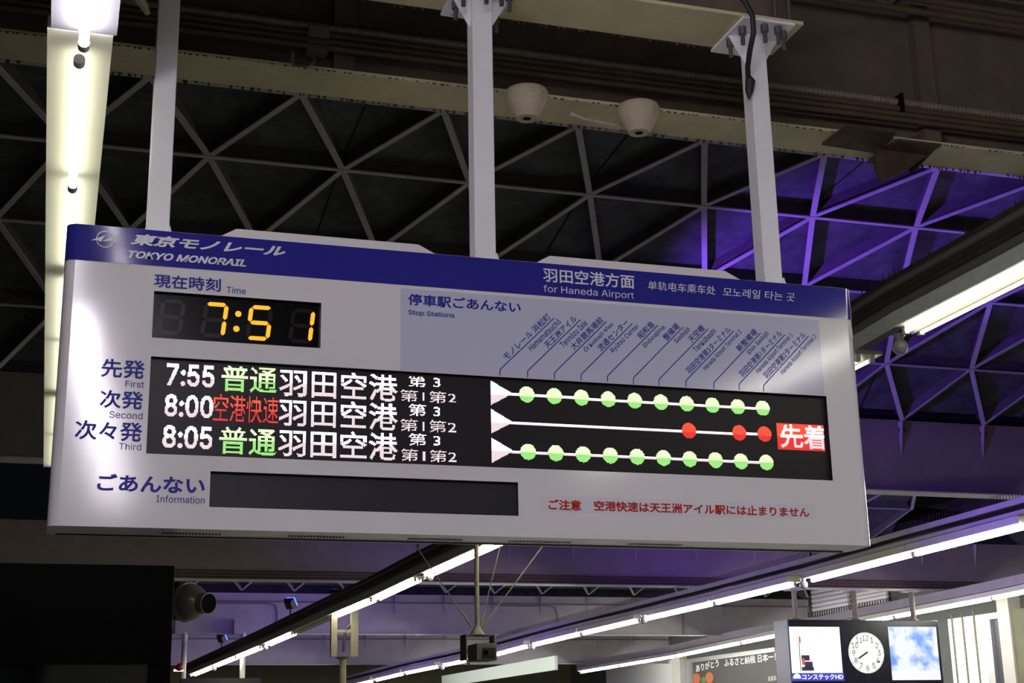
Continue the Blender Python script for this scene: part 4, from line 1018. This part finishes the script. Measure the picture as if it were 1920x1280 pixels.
ck = K(1624, 1223.5); ru = (K(1657, 1223.5).x - K(1591, 1223.5).x) / 2
fc = obj('clock_face', MB().prism([(ck.x + ru * math.cos(2 * math.pi * q / 48), YK - 0.012, ck.z + ru * math.sin(2 * math.pi * q / 48)) for q in range(48)], (0, 0.011, 0)), 'clock_face', mon)
fc['label'] = 'round pale clock face with black numerals'
def num(s_, r, hgt, m, y):
    for q in range(12):
        a = math.radians(90 - 30 * (q + 1)); g, f, asp = glyphs(s_(q)); hh = hgt; ww = min(hgt * asp, hgt * 1.25)
        cx, cz = ck.x + ru * r * math.cos(a), ck.z + ru * r * math.sin(a)
        obj('numeral', ([Vector((cx - ww / 2 + u_ * ww, y, cz - hh / 2 + v_ * hh)) for u_, v_, _c in g], f), m, fc)
num(lambda q: str(q + 1), 0.72, ru * 0.27, 'clock_num', YK - 0.0135)
num(lambda q: str(q + 13), 1.2, ru * 0.16, 'clock_dim', YK - 0.002)
tk = MB()
for q in range(60):
    a = 2 * math.pi * q / 60; r0 = 0.90 if q % 5 == 0 else 0.93; d_ = Vector((math.cos(a), 0, math.sin(a))); sd = Vector((-math.sin(a), 0, math.cos(a))) * ru * (0.016 if q % 5 == 0 else 0.008)
    c_ = Vector((ck.x, YK - 0.0135, ck.z)); tk.poly([c_ + d_ * ru * r0 - sd, c_ + d_ * ru * 0.97 - sd, c_ + d_ * ru * 0.97 + sd, c_ + d_ * ru * r0 + sd])
obj('minute_track', tk, 'clock_num', fc)
hd_ = K(1609, 1234); d_ = (Vector((hd_.x, YK - 0.018, hd_.z)) - Vector((ck.x, YK - 0.018, ck.z)))
obj('hour_hand', MB().bar(Vector((ck.x, YK - 0.018, ck.z)) - d_ * 0.15, Vector((ck.x, YK - 0.018, ck.z)) + d_, 0.03, 0.003, up=(0, 1, 0)), 'clock_num', fc)
for px in (1492, 1604, 1713):
    zt6 = GIRD[3][1]; a = K(px, 1160, y=YK + 0.15)
    ps = obj('hanger_pole', MB().tube([(a.x, YK + 0.15, tl.z), (a.x, YK + 0.15, zt6)], 0.05, 14), 'pole_dirty', mon, smooth=True)
    obj('clamp', MB().box(a.x - 0.14, a.x + 0.14, YK + 0.02, YK + 0.3, zt6 - 0.03, zt6 + 0.0), 'grey_steel', ps)
    obj('flange', MB().tube([(a.x, YK + 0.15, tl.z), (a.x, YK + 0.15, tl.z + 0.04)], [0.11, 0.06], 14), 'pole_dirty', ps, smooth=True)

# ------------------------------------------------------------------ far right wall with posters and lit panels
XW = 17.2
struct('wall_right', MB().box(XW, XW + 0.2, 8, 60, 0, 6.5), 'dark_wall')
def W(px, py): return at(px, py, x=XW)
def wallbox(px0, px1, ptop, zb, m, name, parent=None, th=0.06, off=0.0):
    """panel on the wall between two pixel columns (left is farther), top edge at pixel row ptop on the left column"""
    a = at(px0, ptop, x=XW - off); b = at(px1, ptop, x=XW - off)
    return obj(name, MB().box(XW - 0.02 - off - th, XW - 0.02 - off, b.y, a.y, zb, a.z), m, parent)
po = thing('poster', W(1375, 1260), 'dark poster in a bright metal frame with white brush lettering, left of the clock', 'poster')
wallbox(1298, 1460, 1244, 1.5, 'poster', 'sheet', po, th=0.05)
a = W(1290, 1236); b = W(1460, 1236)
obj('frame', MB().box(XW - 0.10, XW, b.y, a.y, a.z - 0.12, a.z).box(XW - 0.10, XW, a.y - 0.5, a.y, 1.5, a.z - 0.12), 'alu', po)
def wtext(body, p, q, hpx, m, parent, **k):
    """letters on the wall from pixel p (baseline left) to q (baseline right)"""
    a = at(*p, x=XW - 0.08); b = at(*q, x=XW - 0.08); t_ = at(p[0], p[1] - hpx, x=XW - 0.08); hh = t_.z - a.z
    return obj('lettering', text_quad(body, a, b - a, Vector((0, 0, hh)), **k), m, parent)
wtext('ありがとう', (1305, 1260), (1348, 1249), 14, 'poster_white', po, bold=0.03)
wtext('ふるさと納税 日本一！', (1358, 1250), (1455, 1238), 15, 'poster_white', po, bold=0.03)
wtext('黒霧島', (1440, 1277), (1456, 1275), 9, 'poster_white', po)
for (px, py, r_, m) in ((1306, 1272, 0.2, 'poster_orange'), (1330, 1270, 0.2, 'poster_orange'), (1319, 1275, 0.13, 'poster_green')):
    c_ = at(px, py, x=XW - 0.079); obj('fruit_picture', MB().poly([c_ + Vector((-0.001 * r_, r_ * 1.4 * math.cos(2 * math.pi * q / 16), r_ * 0.8 * math.sin(2 * math.pi * q / 16))) for q in range(16)]), m, po)
tag(wallbox(1140, 1272, 1254, 1.5, 'white_panel', 'white_signboard'), 'pale white board on the far wall left of the dark poster', 'board')
tag(wallbox(1273, 1289, 1232, 0, 'cream', 'wall_column', th=0.25), 'cream column between the pale board and the dark poster', 'column')
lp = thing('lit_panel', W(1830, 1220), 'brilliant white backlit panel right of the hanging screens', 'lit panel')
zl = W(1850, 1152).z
a, b = W(1788, 1170), W(1852, 1170); obj('panel', MB().box(XW - 0.14, XW - 0.02, b.y, a.y, 0.8, zl), 'glowing', lp)
for px in (1800, 1820, 1842):
    c_ = W(px, 1200); obj('rib', MB().box(XW - 0.17, XW - 0.14, c_.y - 0.02, c_.y + 0.02, 0.8, zl + 0.1), 'pole_dirty', lp)
dr_ = thing('wall_door', W(1878, 1220), 'dark door in an aluminium frame at the right edge', 'door')
a, b, c_ = W(1853, 1150), W(1866, 1150), W(1893, 1150)
obj('frame', MB().box(XW - 0.16, XW, b.y, a.y, 0.5, zl).box(XW - 0.16, XW, c_.y, b.y, zl - 0.12, zl), 'alu', dr_); obj('leaf', MB().box(XW - 0.08, XW, c_.y, b.y, 0.5, zl - 0.12), 'door_dark', dr_)
a, b = W(1893, 1150), W(1915, 1150); tag(obj('wall_column', MB().box(XW - 0.3, XW, b.y, a.y, 0, at(1893, 1118, x=XW).z), 'cream'), 'cream column right of the dark door at the right edge', 'column')
tag(obj('wall_cabinet', MB().box(XW - 0.25, XW, b.y - 1.6, b.y, 0.5, zl), 'olive'), 'drab wall panel cut by the right edge of the picture', 'panel')
# louvred openings high on the wall
def louver(px0, px1, py0, py1, name, lab):
    a, b = W(px0, py0), W(px1, py0); zlo, zhi = W(px0, py1).z, a.z
    mb = MB(); n = 6
    for q in range(n):
        z_ = zlo + (zhi - zlo) * (q + 0.5) / n; mb.tube([(XW - 0.08, b.y, z_), (XW - 0.08, a.y, z_)], (zhi - zlo) / n * 0.46, 8)
    o = obj(name, mb, 'louver'); o['kind'] = 'structure'
    return o
louver(1528, 1596, 1106, 1156, 'window_1', '')
louver(1602, 1668, 1098, 1140, 'window_2', '')
louver(1400, 1444, 1100, 1128, 'window_3', '')
louver(1450, 1496, 1092, 1118, 'window_4', '')
a, b = W(1525, 1158), W(1700, 1158); zsp = a.z
sp_ = thing('bird_spikes', (XW - 0.1, (a.y + b.y) / 2, zsp - 0.06), 'comb of bird spikes on a ledge under the white louvres', 'bird spikes')
obj('ledge', MB().box(XW - 0.2, XW - 0.005, b.y, a.y, zsp - 0.06, zsp - 0.02), 'grey_steel', sp_)
mb = MB(); yy = b.y + 0.05
while yy < a.y: mb.tube([(XW - 0.17, yy, zsp - 0.021), (XW - 0.17, yy, zsp + 0.13)], 0.018, 4, caps=False); yy += 0.12
o = obj('spike_comb', mb, 'spike', sp_); o['kind'] = 'stuff'
# pale green board along the far platform edge
XG = 10.6
a, b = at(835, 1247, x=XG), at(1040, 1240, x=XG)
g_ = MB().box(XG, XG + 0.08, b.y, at(828, 1260, x=XG).y, at(1040, 1254, x=XG).z - 0.02, at(1000, 1236, x=XG).z)
tag(obj('green_signboard', g_, 'mint'), 'pale green board under the hanging camera, far down the platform', 'board')
# end wall, floor
struct('wall_back', MB().box(-8, 18, 47, 47.2, 0, 7), 'olive')
struct('floor', MB().box(-9, 20, -14, 50, -0.3, 0), 'floor')
